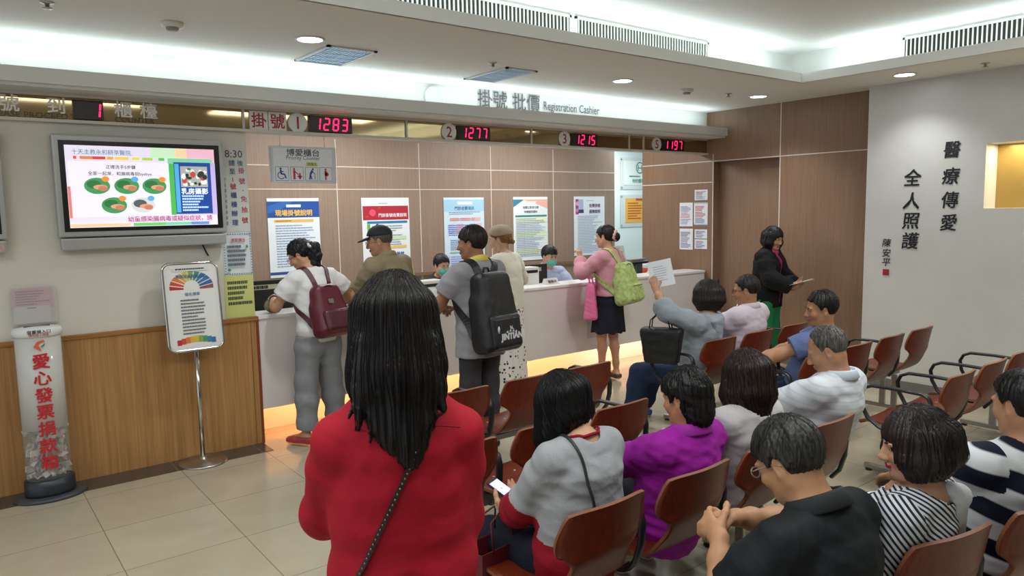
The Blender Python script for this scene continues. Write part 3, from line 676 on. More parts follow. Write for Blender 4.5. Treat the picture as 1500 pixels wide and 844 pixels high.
m = M(); m.box((-.012, -.012, .84), (.012, .012, .88), bev=.003); m.build('clamp', STEEL, e)

e = empty('donation_box', (.44, 5.50, 0), 0, 'clear invoice donation box full of receipts standing against the oak panelling', 'donation box')
m = M(); m.lathe([(.205, 0), (.21, .008), (.2, .022), (.15, .026), (0, .026)], 40, sy=.72); m.build('base', mat('base_dark_grey', '#3A3F42', .4), e)
m = M(); m.lathe([(.142, .026), (.145, .04), (.142, .125), (.13, .13), (0, .13)], 40, sy=.72); m.build('collar', mat('collar_navy', '#23282F', .35), e)
def ring_wall(zlo, zhi, rx, ry, n=40): return [(rx*cos(2*pi*i/n), ry*sin(2*pi*i/n)) for i in range(n)], zlo, zhi
m = M(); m.lathe([(.131, .13), (.131, 1.06), (.126, 1.06), (.126, .13)], 40, sy=.72); m.build('clear_body', mat('clear_body', '#E4E6E2', .08, trans=.0, alpha=.16, spec=.5), e)
m = M(); m.lathe([(.125, .46), (.125, 1.055), (.123, 1.055), (.123, .46)], 40, sy=.72); m.build('inner_liner', mat('liner_white', '#E0DED8', .45), e)
m = M(); m.lathe([(.128, 1.055), (.137, 1.062), (.14, 1.085), (.13, 1.11), (.06, 1.118), (0, 1.12)], 40, sy=.74); m.box((-.07, -.02, 1.1165), (.07, -.008, 1.122), 1); m.build('lid', [mat('lid_white', '#DEE0DE', .3), BLACK], e)
m = M(); m.text('發票捐入口', .026, (-.0, -.1045, 1.092), bold=.015, sx=1.0); m.text('請勿投入現金', .018, (0, -.1055, 1.073), mi=1, bold=.01); m.build('lid_lettering', [INK, mat('red_print', '#B0222E', .5)], e)
rnd = random.Random(11)
m = M()
for i in range(420):
    a = rnd.uniform(0, 2*pi); rr = sqrt(rnd.random()); z = .15+.31*rnd.random()**1.1
    c0 = Vector((.105*rr*cos(a), .072*rr*sin(a), z)); R_ = Matrix.Rotation(rnd.uniform(0, 6.3), 3, 'Z') @ Matrix.Rotation(rnd.uniform(0, 3.1), 3, 'X') @ Matrix.Rotation(rnd.uniform(0, 3), 3, 'Y')
    s = rnd.uniform(.016, .03); b_ = rnd.uniform(-.008, .008)
    m.add([c0+R_ @ Vector(p) for p in ((-s, -s*.7, 0), (0, -s*.7, b_), (s, -s*.7, 0), (s, s*.7, 0), (0, s*.7, b_), (-s, s*.7, 0))], [(0, 1, 4, 5), (1, 2, 3, 4)], rnd.choice([0, 0, 0, 0, 1, 2]))
o = m.build('receipts', [mat('receipt_white', '#DAD9D2', .6), mat('receipt_grey', '#A9B0A8', .6), mat('receipt_pink', '#D7B4B0', .6)], e); o['kind'] = 'stuff'
RED = mat('box_red', '#C41E2A', .45)
m = M()
for i, ch in enumerate('愛心發票捐款箱'): m.text(ch, .10, (0, -.0975, .905-.109*i), mi=0, bold=.02, sx=1.0)
m.build('lettering', RED, e)
m = M(); zc = 1.0
m.quad([(a, -.0975, zc+b) for a, b in ((-.035, .0), (-.012, .03), (.012, .035), (-.008, .005), (.0, -.01), (.008, -.035), (-.01, -.022))]); m.quad([(a, -.098, zc+b) for a, b in ((-.012, .03), (.02, .04), (.03, .024), (.006, .022))])
m.quad([(a, -.0982, zc+b) for a, b in ((.006, .0), (.028, .018), (.026, .004), (.01, -.01))], 1); m.build('emblem', [mat('emblem_orange', '#E2603A', .5), mat('emblem_green', '#2E8A78', .5)], e)
e = empty('leaflet_holder', (.452, YS+.012, 1.235), 0, 'pink leaflet in a clear holder on the cream wall above the donation box', 'leaflet')
m = M(); m.box((-.122, -.03, -.125), (.122, -.026, .12)); m.box((-.122, -.03, -.125), (.122, 0, -.118)); m.build('holder', mat('holder_clear', '#D9D6D0', .15, alpha=.3), e)
m = M(); m.box((-.118, -.022, -.02), (.105, -.018, .115)); greek(m, (-.10, -.0225, .0), FRX, FRY, .19, .10, 6, 1, 5, .55, 0); m.build('pink_sheet', [mat('pink_paper', '#D896B4', .5), mat('pink_print', '#7A1F4A', .5)], e)
m = M(); m.box((-.112, -.0255, -.115), (.085, -.0225, -.005)); greek(m, (-.04, -.026, -.02), FRX, FRY, .05, .008, 1, 1, 2, .8, 0); m.build('white_sheet', [mat('leaflet_white', '#DAD8D8', .5), INK], e)

# ------------------------------------------------------------------ monitors, name plates and papers at the counter
def monitor(x, y, z0, label, w=.40, rz=0):
    e = empty('computer_monitor', (x, y, .73), radians(rz), label, 'monitor', 'monitors behind the counter'); h = .27; zb = z0-.73
    m = M(); m.box((-w/2, -.02, zb), (w/2, .02, zb+h), bev=.006); m.build('back_cover', BLACK, e)
    m = M(); m.box((-.03, -.03, .02), (.03, -.01, zb+.1)); m.build('neck', BLACK, e)
    m = M(); m.box((-.12, -.09, 0), (.12, .09, .02), bev=.005); m.build('foot', BLACK, e)
    m = M(); m.box((-w/2+.02, -.023, zb+h-.075), (w/2-.09, -.02, zb+h-.035)); greek(m, (-w/2+.03, -.0235, zb+h-.07), FRX, FRY, w-.15, .03, 1, 1, 3, .9, 0); m.build('label_strip', [mat('label_strip', '#B9BB9E', .5), INK], e)
    m = M(); m.box((-w/2+.01, .0205, zb+.01), (w/2-.01, .022, zb+h-.01)); m.build('screen', scr('work', '#8FA6C0', .6), e)
monitor(2.15, 6.12, .975, 'black monitor at the first counter beside the cream wall end')
monitor(3.78, 6.12, .875, 'black monitor in front of the masked woman clerk')
monitor(5.06, 6.15, .93, 'black monitor in front of the masked man clerk')
def document_box(x, y, zt, label):
    e = empty('card_reader', (x, y, .73), 0, label, 'card reader', 'white devices behind the counter'); h = zt-.73
    m = M(); m.box((-.13, -.08, 0), (.13, .08, h), bev=.008); m.build('body', PLATE, e)
    m = M(); m.box((-.11, -.083, h-.06), (.11, -.08, h-.03)); m.build('slot', BLACK, e)
document_box(3.64, 5.99, 1.145, 'white card reader next to the monitor of the masked woman clerk'); document_box(4.86, 6.03, 1.19, 'white card reader next to the monitor of the masked man clerk')
def nameplate(x, label):
    e = empty('name_plate', (x, 5.80, 1.012), 0, label, 'name plate', 'white counter name plates')
    m = M(); m.prism([(-.045, 0), (.045, 0), (.015, .062), (-.005, .062)], (-.085, 0, 0), (0, 1, 0), (0, 0, 1), -.17); m.build('wedge', PLATE, e)
    m = M(); u = nrm(V(0, .04, .062)); m.text('服務中', .04, (0, -.0275, .0305), FRX, u, bold=.012); m.build('lettering', INK, e)
nameplate(3.66, 'white name plate on the counter in front of the masked woman clerk'); nameplate(5.02, 'white name plate on the counter in front of the masked man clerk'); nameplate(6.64, 'white name plate on the empty end of the counter')
e = empty('yellow_notice', (3.33, 5.80, 1.012), 0, 'yellow paper notice standing on the counter beside the khaki shirt', 'notice')
m = M(); m.prism([(-.07, 0), (.075, 0), (.03, .35), (-.09, .35)], (0, -.03, 0), (1, 0, 0), (0, .08, .99), .003); m.build('sheet', mat('yellow_paper', '#D6DC88', .5), e)
m = M(); greek(m, (-.05, -.0312, .10), FRX, (0, .08, .99), .09, .2, 4, 0, 3, .5, .001); m.build('print', INK, e)
m = M(); m.box((-.05, -.02, 0), (.05, .05, .012)); m.build('foot', PLATE, e)
m = M(); rz_ = Matrix.Rotation(radians(20), 3, 'Z')
for i in range(3): m.box((-.10, -.07, .001+.003*i), (.10, .07, .003+.003*i), rot=Matrix.Rotation(radians(14*i-6), 3, 'Z'), org=(2.69, 5.80, 1.012))
greek(m, (2.62, 5.76, 1.0205), (.97, .24, 0), (-.24, .97, 0), .12, .08, 5, 1, 3, .3, .0006); tag(m.build('paper_forms', [mat('form_white', '#D5DAE6', .5), INK]), 'white paper forms lying on the counter by the capped man', 'papers')
e = empty('brochure_stand', (6.08, 5.84, 1.012), 0, 'upright brochure stand on the counter beyond the pink cardigan', 'brochure stand')
m = M(); m.prism(rect(-.13, 0, .13, .36), (0, -.03, 0), (1, 0, 0), (0, .2, .98), .006); m.build('panel', mat('brochure_white', '#DADEDC', .4), e)
m = M(); U_ = (0, .2, .98); m.prism(ell(.12, .16, 24), (-.02, -.006, .105), (1, 0, 0), U_, .001); greek(m, (-.10, -.001, .22), FRX, U_, .2, .12, 3, 1, 4, .4, .002); m.build('print', [mat('brochure_teal', '#4A8F96', .5), mat('brochure_pink', '#C0788A', .5)], e)
m = M(); m.box((-.12, -.03, 0), (.12, .10, .006)); m.build('foot', PLATE, e)
e = empty('office_printer', (7.02, 6.62, .73), 0, 'white and black printer behind the end of the counter', 'printer')
m = M(); m.box((-.22, -.2, 0), (.22, .2, .40), bev=.02); m.build('body', PLATE, e); m = M(); m.box((-.17, -.22, .31), (.20, -.19, .37)); m.build('paper_slot', BLACK, e); m = M(); m.box((-.17, -.26, .40), (.15, .1, .415)); m.build('tray', mat('tray_grey', '#7F8386', .4), e)
e = empty('tissue_carton', (6.98, 6.20, .73), 0, 'white carton with an orange stripe behind the counter end', 'carton')
m = M(); m.box((-.11, -.08, 0), (.13, .08, .36), bev=.003); m.build('carton', mat('carton_white', '#D3DAE8', .5), e); m = M(); m.box((-.112, -.083, .25), (.132, .083, .32)); m.build('stripe', mat('carton_orange', '#D9692E', .5), e)
e = empty('file_holder', (6.72, 6.2, .73), 0, 'dark file holder between the brochure stand and the white carton', 'file holder')
m = M(); m.prism([(-.1, 0), (.1, 0), (.1, .25), (-.1, .38)], (-.05, 0, 0), (0, 1, 0), (0, 0, 1), -.1); m.build('case', mat('file_dark', '#2B3036', .4), e)
# queue barrier posts by the brown wall
def barrier(x, y, label):
    e = empty('queue_barrier_post', (x, y, 0), 0, label, 'barrier post', 'queue barrier posts')
    m = M(); m.lathe([(.16, 0), (.16, .012), (.05, .03), (0, .03)], 32); m.build('base', STEEL, e)
    m = M(); m.tube([(0, 0, .02), (0, 0, .90)], .022, 16); m.build('pole', CHROME, e)
    m = M(); m.lathe([(.03, .88), (.034, .885), (.034, .955), (.028, .96), (0, .96)], 24); m.build('head', BLACK, e)
    return e
barrier(7.00, 5.18, 'chrome queue barrier post standing nearer the counter end'); e2 = barrier(7.14, 4.98, 'chrome queue barrier post with a black head by the brown wall')
m = M(); m.box((6.80, 5.17, .88), (7.0, 5.185, .93)); tag(m.build('barrier_belt', mat('belt_red', '#B0202C', .6)), 'short red belt on the queue barrier post by the counter end', 'belt')
# ------------------------------------------------------------------ beam seating
PLY = wood('chair_plywood', '#561B0A', '#702A12', .38, (20, 20, 2.2), coat=.06)
PLY.node_tree.nodes['Principled BSDF'].inputs['Specular IOR Level'].default_value = .32
PLYE = mat('plywood_edge', '#7A4A2C', .5)
ARMB = mat('arm_black', '#17191C', .38); BEAM = mat('beam_grey', '#8D8B86', .35, .7)
def seat_shell():
    prof = [(.215, .388, .36), (.20, .412, .40), (.12, .424, .42), (0, .418, .425), (-.10, .416, .40), (-.165, .424, .35), (-.205, .450, .345), (-.235, .49, .32), (-.262, .535, .285), (-.280, .570, .285), (-.291, .598, .345), (-.298, .628, .405), (-.304, .66, .425), (-.312, .70, .42), (-.322, .745, .395), (-.329, .772, .382), (-.333, .786, .365)]
    P = []; # resample smoothly
    t = np.linspace(0, 1, len(prof)); T = np.linspace(0, 1, 56); A = np.array(prof)
    def cr(u):
        i = min(int(u*(len(prof)-1)), len(prof)-2); f = u*(len(prof)-1)-i
        p0, p1, p2, p3 = A[max(i-1, 0)], A[i], A[i+1], A[min(i+2, len(prof)-1)]
        return .5*((2*p1)+(-p0+p2)*f+(2*p0-5*p1+4*p2-p3)*f*f+(-p0+3*p1-3*p2+p3)*f**3)
    G = np.array([cr(u) for u in T]); nu = 15; n = len(G)
    S = np.zeros((n, nu, 3))
    for i, (y, z, w) in enumerate(G):
        i0, i1 = max(i-1, 0), min(i+1, n-1); d = nrm(V(0, *(G[i1, :2]-G[i0, :2]))); nn = V(0, -d[2], d[1])
        bk = np.clip((z-.52)/.1, 0, 1)
        for j in range(nu):
            q = 2*j/(nu-1)-1; x = q*w/2
            cup = (.034*bk+.012*(1-bk))*(q*w/.42)**2
            if z > .75: z_ = z-.007*(abs(q)**5)*np.clip((z-.75)/.02, 0, 1)
            else: z_ = z
            # sitter side is +Y on the back and +Z on the seat
            S[i, j] = V(x, y, z_)+(V(0, 1, 0)*bk+V(0, 0, 1)*(1-bk))*cup
    dS = np.gradient(S, axis=0); dU = np.gradient(S, axis=1); N = np.cross(dU, dS); N /= np.linalg.norm(N, axis=2, keepdims=True)
    if N[10, 7, 2] < 0: N = -N
    B = S-N*.013
    m = M(); vs = list(S.reshape(-1, 3))+list(B.reshape(-1, 3)); o = n*nu; fs = []
    for i in range(n-1):
        for j in range(nu-1):
            a = i*nu+j; fs += [(a, a+1, a+nu+1, a+nu), (o+a, o+a+nu, o+a+nu+1, o+a+1)]
    m.add(vs, fs, 0, True)
    loop = [j for j in range(nu)]+[i*nu+nu-1 for i in range(1, n)]+[(n-1)*nu+j for j in range(nu-2, -1, -1)]+[i*nu for i in range(n-2, 0, -1)]
    m.f += [(loop[(k+1) % len(loop)], loop[k], o+loop[k], o+loop[(k+1) % len(loop)]) for k in range(len(loop))]; m.m += [1]*len(loop); m.sm += [False]*len(loop)
    return m
SHELL = seat_shell(); SHELL_ME = None
def arm_path():
    P = [(-.13, .40), (-.17, .44), (-.195, .50), (-.20, .56), (-.185, .605), (-.15, .622), (0, .626), (.15, .622), (.20, .600), (.222, .555), (.21, .50), (.17, .45), (.10, .415), (.04, .395)]
    return P
def beam_seating(y0, xs, arms, legs, label, rz=0):
    """xs: seat centres along X; arms: X of the armrests; legs: X of the leg frames"""
    global SHELL_ME
    xc = sum(xs)/len(xs)
    e = empty('bench', (xc, y0, 0), rz, label, 'beam seating', 'rows of brown plywood beam seating')
    for x in xs:
        if SHELL_ME is None: o = SHELL.build('seat', [PLY, PLYE], e); SHELL_ME = o.data
        else: o = bpy.data.objects.new('seat', SHELL_ME); COL.objects.link(o); o.parent = e
        o.location = (x-xc, 0, 0)
        m = M()
        for bx, by in ((-.07, .06), (.07, .06), (0, -.07)): m.lathe([(.009, 0), (.007, .004), (0, .005)], 10, c=(bx, by, .4195))
        b_ = m.build('bolt', STEEL, o)
        m = M(); m.box((-.10, -.09, .375), (.10, .11, .403), bev=.004); m.build('bracket', BLACK, o)
    x0, x1 = min(list(xs)+list(legs))-.12-xc, max(list(xs)+list(legs))+.12-xc
    m = M(); m.box((x0, -.02, .315), (x1, .05, .375), bev=.006); m.build('beam', BEAM, e)
    for x in arms:
        P = [(x-xc, a-.045, b+.045*min(1, max(0, (b-.42)/.12))) for a, b in arm_path()]
        m = M(); m.tube(P, [.02]*len(P), 10, flat=.55, upv=(1, 0, 0)); m.build('armrest', ARMB, e)
    for x in legs:
        m = M(); xx = x-xc
        m.box((xx-.012, -.055, .03), (xx+.012, -.005, .32), bev=.004); m.box((xx-.012, .045, .03), (xx+.012, .095, .32), bev=.004)
        m.box((xx-.014, -.26, .012), (xx+.014, .30, .048), bev=.008); l_ = m.build('leg', STEEL, e)
        m = M()
        for yy in (-.23, .27): m.lathe([(.022, 0), (.022, .01), (.008, .014), (0, .014)], 14, c=(xx, yy, 0))
        m.build('leveller', BLACK, l_)
    return e
R1, R2, R3, R4 = 3.73, 2.92, 2.06, 1.19
beam_seating(R1, [2.28, 2.79, 3.29], [2.03, 2.535, 3.54], [2.30, 3.25], 'empty brown three-seat row just behind the man with the black backpack')
beam_seating(R1, [4.69, 5.20, 5.73], [4.44, 4.945, 5.465, 5.98], [4.75, 5.68], 'brown three-seat row with the grey hoodie and pale pink shirt sitters')
beam_seating(R2, [1.73, 2.24, 2.75], [1.985, 3.00], [1.75, 2.72], 'empty brown three-seat row just ahead of the grey and red raglan sitter')
beam_seating(R2, [4.70, 5.22, 5.74, 6.25], [4.44, 4.96, 5.48, 5.995], [4.75, 6.42], 'brown four-seat row with the blue shirt sitter, empty towards the white wall')
beam_seating(R3, [1.76, 2.27, 2.77, 3.28], [2.015, 2.52, 3.025, 3.53], [1.72, 3.1], 'brown four-seat row with the magenta shirt and white polo sitters')
beam_seating(R3, [4.76, 5.27, 5.77, 6.28], [4.51, 5.015, 5.52, 6.03], [4.85, 6.42], 'empty brown four-seat row nearest the calligraphy wall')
beam_seating(R4, [1.95, 2.46, 2.97], [2.715], [2.0, 2.85], 'brown three-seat row with the black polo and striped blouse sitters', radians(-12))
# ------------------------------------------------------------------ smooth solid modelling: distance fields turned into one surface
f32 = np.float32
class Field:
    def __init__(s, lo, hi, h):
        s.lo = np.array(lo, float); s.h = h; s.n = np.ceil((np.array(hi)-s.lo)/h).astype(int)+2
        s.f = np.full(s.n, .15, f32); s.ax = [(s.lo[i]+h*np.arange(s.n[i])).astype(f32) for i in range(3)]
    def sub(s, lo, hi):
        i0 = np.clip(np.floor((np.array(lo)-s.lo)/s.h).astype(int), 0, s.n-1); i1 = np.clip(np.ceil((np.array(hi)-s.lo)/s.h).astype(int)+1, 1, s.n)
        i1 = np.maximum(i1, i0+1)
        sl = tuple(slice(a, b) for a, b in zip(i0, i1))
        return sl, s.ax[0][sl[0]][:, None, None], s.ax[1][sl[1]][None, :, None], s.ax[2][sl[2]][None, None, :]
    def mix(s, sl, d, k, op='u'):
        a = s.f[sl]
        if op == 'u':
            if k > 0:
                hh = np.maximum(k-np.abs(a-d), 0)/k; s.f[sl] = np.minimum(a, d)-hh*hh*k*.25
            else: s.f[sl] = np.minimum(a, d)
        elif op == 's':
            d = -d
            if k > 0:
                hh = np.maximum(k-np.abs(a-d), 0)/k; s.f[sl] = np.maximum(a, d)+hh*hh*k*.25
            else: s.f[sl] = np.maximum(a, d)
    def ecap(s, a, b, ra, rb=None, x=None, k=.03, flat_a=False, flat_b=False, op='u', cap=.8):
        a, b = V(*a), V(*b); rb = ra if rb is None else rb
        ra = (ra, ra) if np.isscalar(ra) else ra; rb = (rb, rb) if np.isscalar(rb) else rb
        L = np.linalg.norm(b-a); ax = (b-a)/max(L, 1e-6)
        if x is None: x = V(1, 0, 0) if abs(ax[0]) < .9 else V(0, 1, 0)
        x = nrm(x-ax*(np.dot(x, ax))); y = np.cross(ax, x)
        R = max(ra+rb if isinstance(ra, tuple) else 0, default=.1); R = max(max(ra), max(rb))
        mg = R+k+.035
        sl, X, Y, Z = s.sub(np.minimum(a, b)-mg, np.maximum(a, b)+mg)
        dx, dy, dz = X-f32(a[0]), Y-f32(a[1]), Z-f32(a[2])
        t = dx*f32(ax[0])+dy*f32(ax[1])+dz*f32(ax[2]); tt = np.clip(t/max(L, 1e-6), 0, 1); w_ = t-tt*f32(L)
        u = dx*f32(x[0])+dy*f32(x[1])+dz*f32(x[2]); v = dx*f32(y[0])+dy*f32(y[1])+dz*f32(y[2])
        rx = ra[0]+(rb[0]-ra[0])*tt; ry = ra[1]+(rb[1]-ra[1])*tt; rw = np.minimum(rx, ry)*cap
        k0 = np.sqrt((u/rx)**2+(v/ry)**2+(w_/rw)**2); k1 = np.sqrt((u/rx**2)**2+(v/ry**2)**2+(w_/rw**2)**2)+1e-6
        d = np.maximum(k0*(k0-1)/k1, -np.minimum(rx, ry))
        if flat_b: d = np.maximum(d, t-f32(L))
        if flat_a: d = np.maximum(d, -t)
        s.mix(sl, d.astype(f32), k, op)
    def ell(s, c, r, R=None, k=.02, op='u'):
        c = V(*c); R = np.eye(3) if R is None else R; mg = max(r)+k+.03
        sl, X, Y, Z = s.sub(c-mg, c+mg); dx, dy, dz = X-f32(c[0]), Y-f32(c[1]), Z-f32(c[2])
        q = [dx*f32(R[0, i])+dy*f32(R[1, i])+dz*f32(R[2, i]) for i in range(3)]
        k0 = np.sqrt(sum((q[i]/r[i])**2 for i in range(3))); k1 = np.sqrt(sum((q[i]/r[i]**2)**2 for i in range(3)))+1e-6
        s.mix(sl, np.maximum(k0*(k0-1)/k1, -min(r)).astype(f32), k, op)
    def rbox(s, c, hf, r, R=None, k=.01, op='u', taper=0):
        c = V(*c); R = np.eye(3) if R is None else R; mg = np.linalg.norm(hf)+k+.03
        sl, X, Y, Z = s.sub(c-mg, c+mg); dx, dy, dz = X-f32(c[0]), Y-f32(c[1]), Z-f32(c[2])
        q = [dx*f32(R[0, i])+dy*f32(R[1, i])+dz*f32(R[2, i]) for i in range(3)]
        tp = 1-taper*q[2]/hf[2]
        a = [np.abs(q[0])-hf[0]*tp+r, np.abs(q[1])-hf[1]*tp+r, np.abs(q[2])-hf[2]+r]
        d = np.sqrt(sum(np.maximum(t, 0)**2 for t in a))+np.minimum(np.maximum(np.maximum(a[0], a[1]), a[2]), 0)-r
        s.mix(sl, d.astype(f32), k, op)
    def cut(s, p, n, box=None):
        """keep what lies behind the plane (p, n)"""
        sl, X, Y, Z = s.sub(*(box if box else (s.lo, s.lo+s.h*s.n)))
        s.f[sl] = np.maximum(s.f[sl], (X-f32(p[0]))*f32(n[0])+(Y-f32(p[1]))*f32(n[1])+(Z-f32(p[2]))*f32(n[2]))
    def near(s, fn, band=.03):
        """add fn(points) where the field is close to its surface"""
        i = np.nonzero(np.abs(s.f) < band); P = np.stack([s.ax[k][i[k]] for k in range(3)], 1); s.f[i] += fn(P).astype(f32)
    def sample(s, P):
        g = (P-s.lo)/s.h; g = np.clip(g, 0, s.n-1.001); i = g.astype(int); r = g-i; out = 0
        for a in (0, 1):
            for b in (0, 1):
                for c in (0, 1):
                    w_ = (r[:, 0] if a else 1-r[:, 0])*(r[:, 1] if b else 1-r[:, 1])*(r[:, 2] if c else 1-r[:, 2])
                    out = out+w_*s.f[i[:, 0]+a, i[:, 1]+b, i[:, 2]+c]
        return out
    def grad(s, P):
        e = s.h; G = np.stack([s.sample(P+d)-s.sample(P-d) for d in np.eye(3)*e], 1)
        return G/(np.linalg.norm(G, axis=1, keepdims=True)+1e-9)
    def surface(s, smooth=1):
        f = s.f; f[0] = f[-1] = .1; f[:, 0] = f[:, -1] = .1; f[:, :, 0] = f[:, :, -1] = .1
        ins = f < 0; c = np.zeros(np.array(f.shape)-1, np.uint8)
        sh = [(a, b, d) for a in (0, 1) for b in (0, 1) for d in (0, 1)]
        n = f.shape
        for a, b, d in sh: c += ins[a:n[0]-1+a, b:n[1]-1+b, d:n[2]-1+d]
        act = (c > 0) & (c < 8); idx = np.argwhere(act)
        if len(idx) == 0: return np.zeros((0, 3)), np.zeros((0, 4), int)
        ids = np.full(act.shape, -1, np.int32); ids[act] = np.arange(len(idx))
        val = {o: f[idx[:, 0]+o[0], idx[:, 1]+o[1], idx[:, 2]+o[2]] for o in sh}
        pos = np.zeros((len(idx), 3)); cnt = np.zeros(len(idx))
        for o in sh:
            for ax_ in range(3):
                if o[ax_] == 0:
                    o2 = list(o); o2[ax_] = 1; o2 = tuple(o2); fa, fb = val[o], val[o2]; cr = (fa < 0) != (fb < 0)
                    t = np.where(cr, fa/np.where(cr, fa-fb, 1), 0); q = np.array(o, float)[None].repeat(len(idx), 0); q[:, ax_] += t
                    pos += q*cr[:, None]; cnt += cr
        vert = s.lo+s.h*(idx+pos/cnt[:, None]); quads = []
        for ax_ in range(3):
            o1, o2 = [(1, 2), (2, 0), (0, 1)][ax_]
            A = [slice(1, -1)]*3; A[ax_] = slice(0, -1); B = [slice(1, -1)]*3; B[ax_] = slice(1, None)
            sa, sb = ins[tuple(A)], ins[tuple(B)]; e = np.argwhere(sa != sb); flip = sa[tuple(e.T)]
            st = np.array([1, 1, 1]); st[ax_] = 0; e = e+st
            def cell(d1, d2):
                q = e.copy(); q[:, o1] += d1; q[:, o2] += d2; return ids[q[:, 0], q[:, 1], q[:, 2]]
            Q = np.stack([cell(-1, -1), cell(0, -1), cell(0, 0), cell(-1, 0)], 1); Q[~flip] = Q[~flip][:, ::-1]; quads.append(Q)
        quads = np.concatenate(quads)
        for _ in range(smooth):
            acc = np.zeros_like(vert); cn = np.zeros(len(vert))
            for a, b in ((0, 1), (1, 2), (2, 3), (3, 0)):
                np.add.at(acc, quads[:, a], vert[quads[:, b]]); np.add.at(cn, quads[:, a], 1); np.add.at(acc, quads[:, b], vert[quads[:, a]]); np.add.at(cn, quads[:, b], 1)
            vert = vert*.5+.5*acc/cn[:, None]
        return vert, quads
def mesh_obj(name, v, q, mats, parent=None, mi=None, smooth=True):
    me = bpy.data.meshes.new(name); nv, nq = len(v), len(q)
    me.vertices.add(nv); me.vertices.foreach_set('co', np.asarray(v, f32).ravel()); me.loops.add(nq*4); me.loops.foreach_set('vertex_index', np.asarray(q, np.int32).ravel())
    me.polygons.add(nq); me.polygons.foreach_set('loop_start', np.arange(0, nq*4, 4, dtype=np.int32))
    mats = mats if isinstance(mats, (list, tuple)) else [mats]
    for m in mats: me.materials.append(m)
    if mi is not None: me.polygons.foreach_set('material_index', np.asarray(mi, np.int32))
    me.polygons.foreach_set('use_smooth', np.full(nq, smooth)); me.update(calc_edges=True)
    o = bpy.data.objects.new(name, me); COL.objects.link(o)
    if parent: o.parent = parent
    return o
def rx(a): a = radians(a); return np.array([[1, 0, 0], [0, cos(a), -sin(a)], [0, sin(a), cos(a)]])
def ry(a): a = radians(a); return np.array([[cos(a), 0, sin(a)], [0, 1, 0], [-sin(a), 0, cos(a)]])
def rz(a): a = radians(a); return np.array([[cos(a), -sin(a), 0], [sin(a), cos(a), 0], [0, 0, 1]])
def rot3(yaw=0, fwd=0, side=0):
    """yaw to the left, fwd bends forward, side bends to the person's right (degrees)"""
    return rz(yaw) @ rx(-fwd) @ ry(side)
def ik(S, T, l1, l2, hint):
    S, T = V(*S), V(*T); d = T-S; L = np.linalg.norm(d); L = min(max(L, abs(l1-l2)+.01), (l1+l2)*.999); d = nrm(d); T = S+d*L
    a = (l1*l1-l2*l2+L*L)/(2*L); h = sqrt(max(l1*l1-a*a, 0)); p = V(*hint)-d*np.dot(hint, d); p = nrm(p)
    return S+d*a+p*h, T
def folds(seed, amp=.004, wl=.085, aniso=(1, 1, 1.0)):
    r = np.random.RandomState(seed); D = r.normal(size=(7, 3))*np.array(aniso); D = D/np.linalg.norm(D, axis=1, keepdims=True)*(2*pi/wl)*r.uniform(.6, 1.7, (7, 1)); ph = r.uniform(0, 6.28, 7)
    W = r.normal(size=(3, 3))*7; wp = r.uniform(0, 6.28, 3)
    def fn(P):
        q = P+.022*np.sin(P @ W.T+wp)
        return .6*amp*np.sum(np.abs(np.sin(q @ D.T*.5+ph))-.63, axis=1)/2.2
    return fn
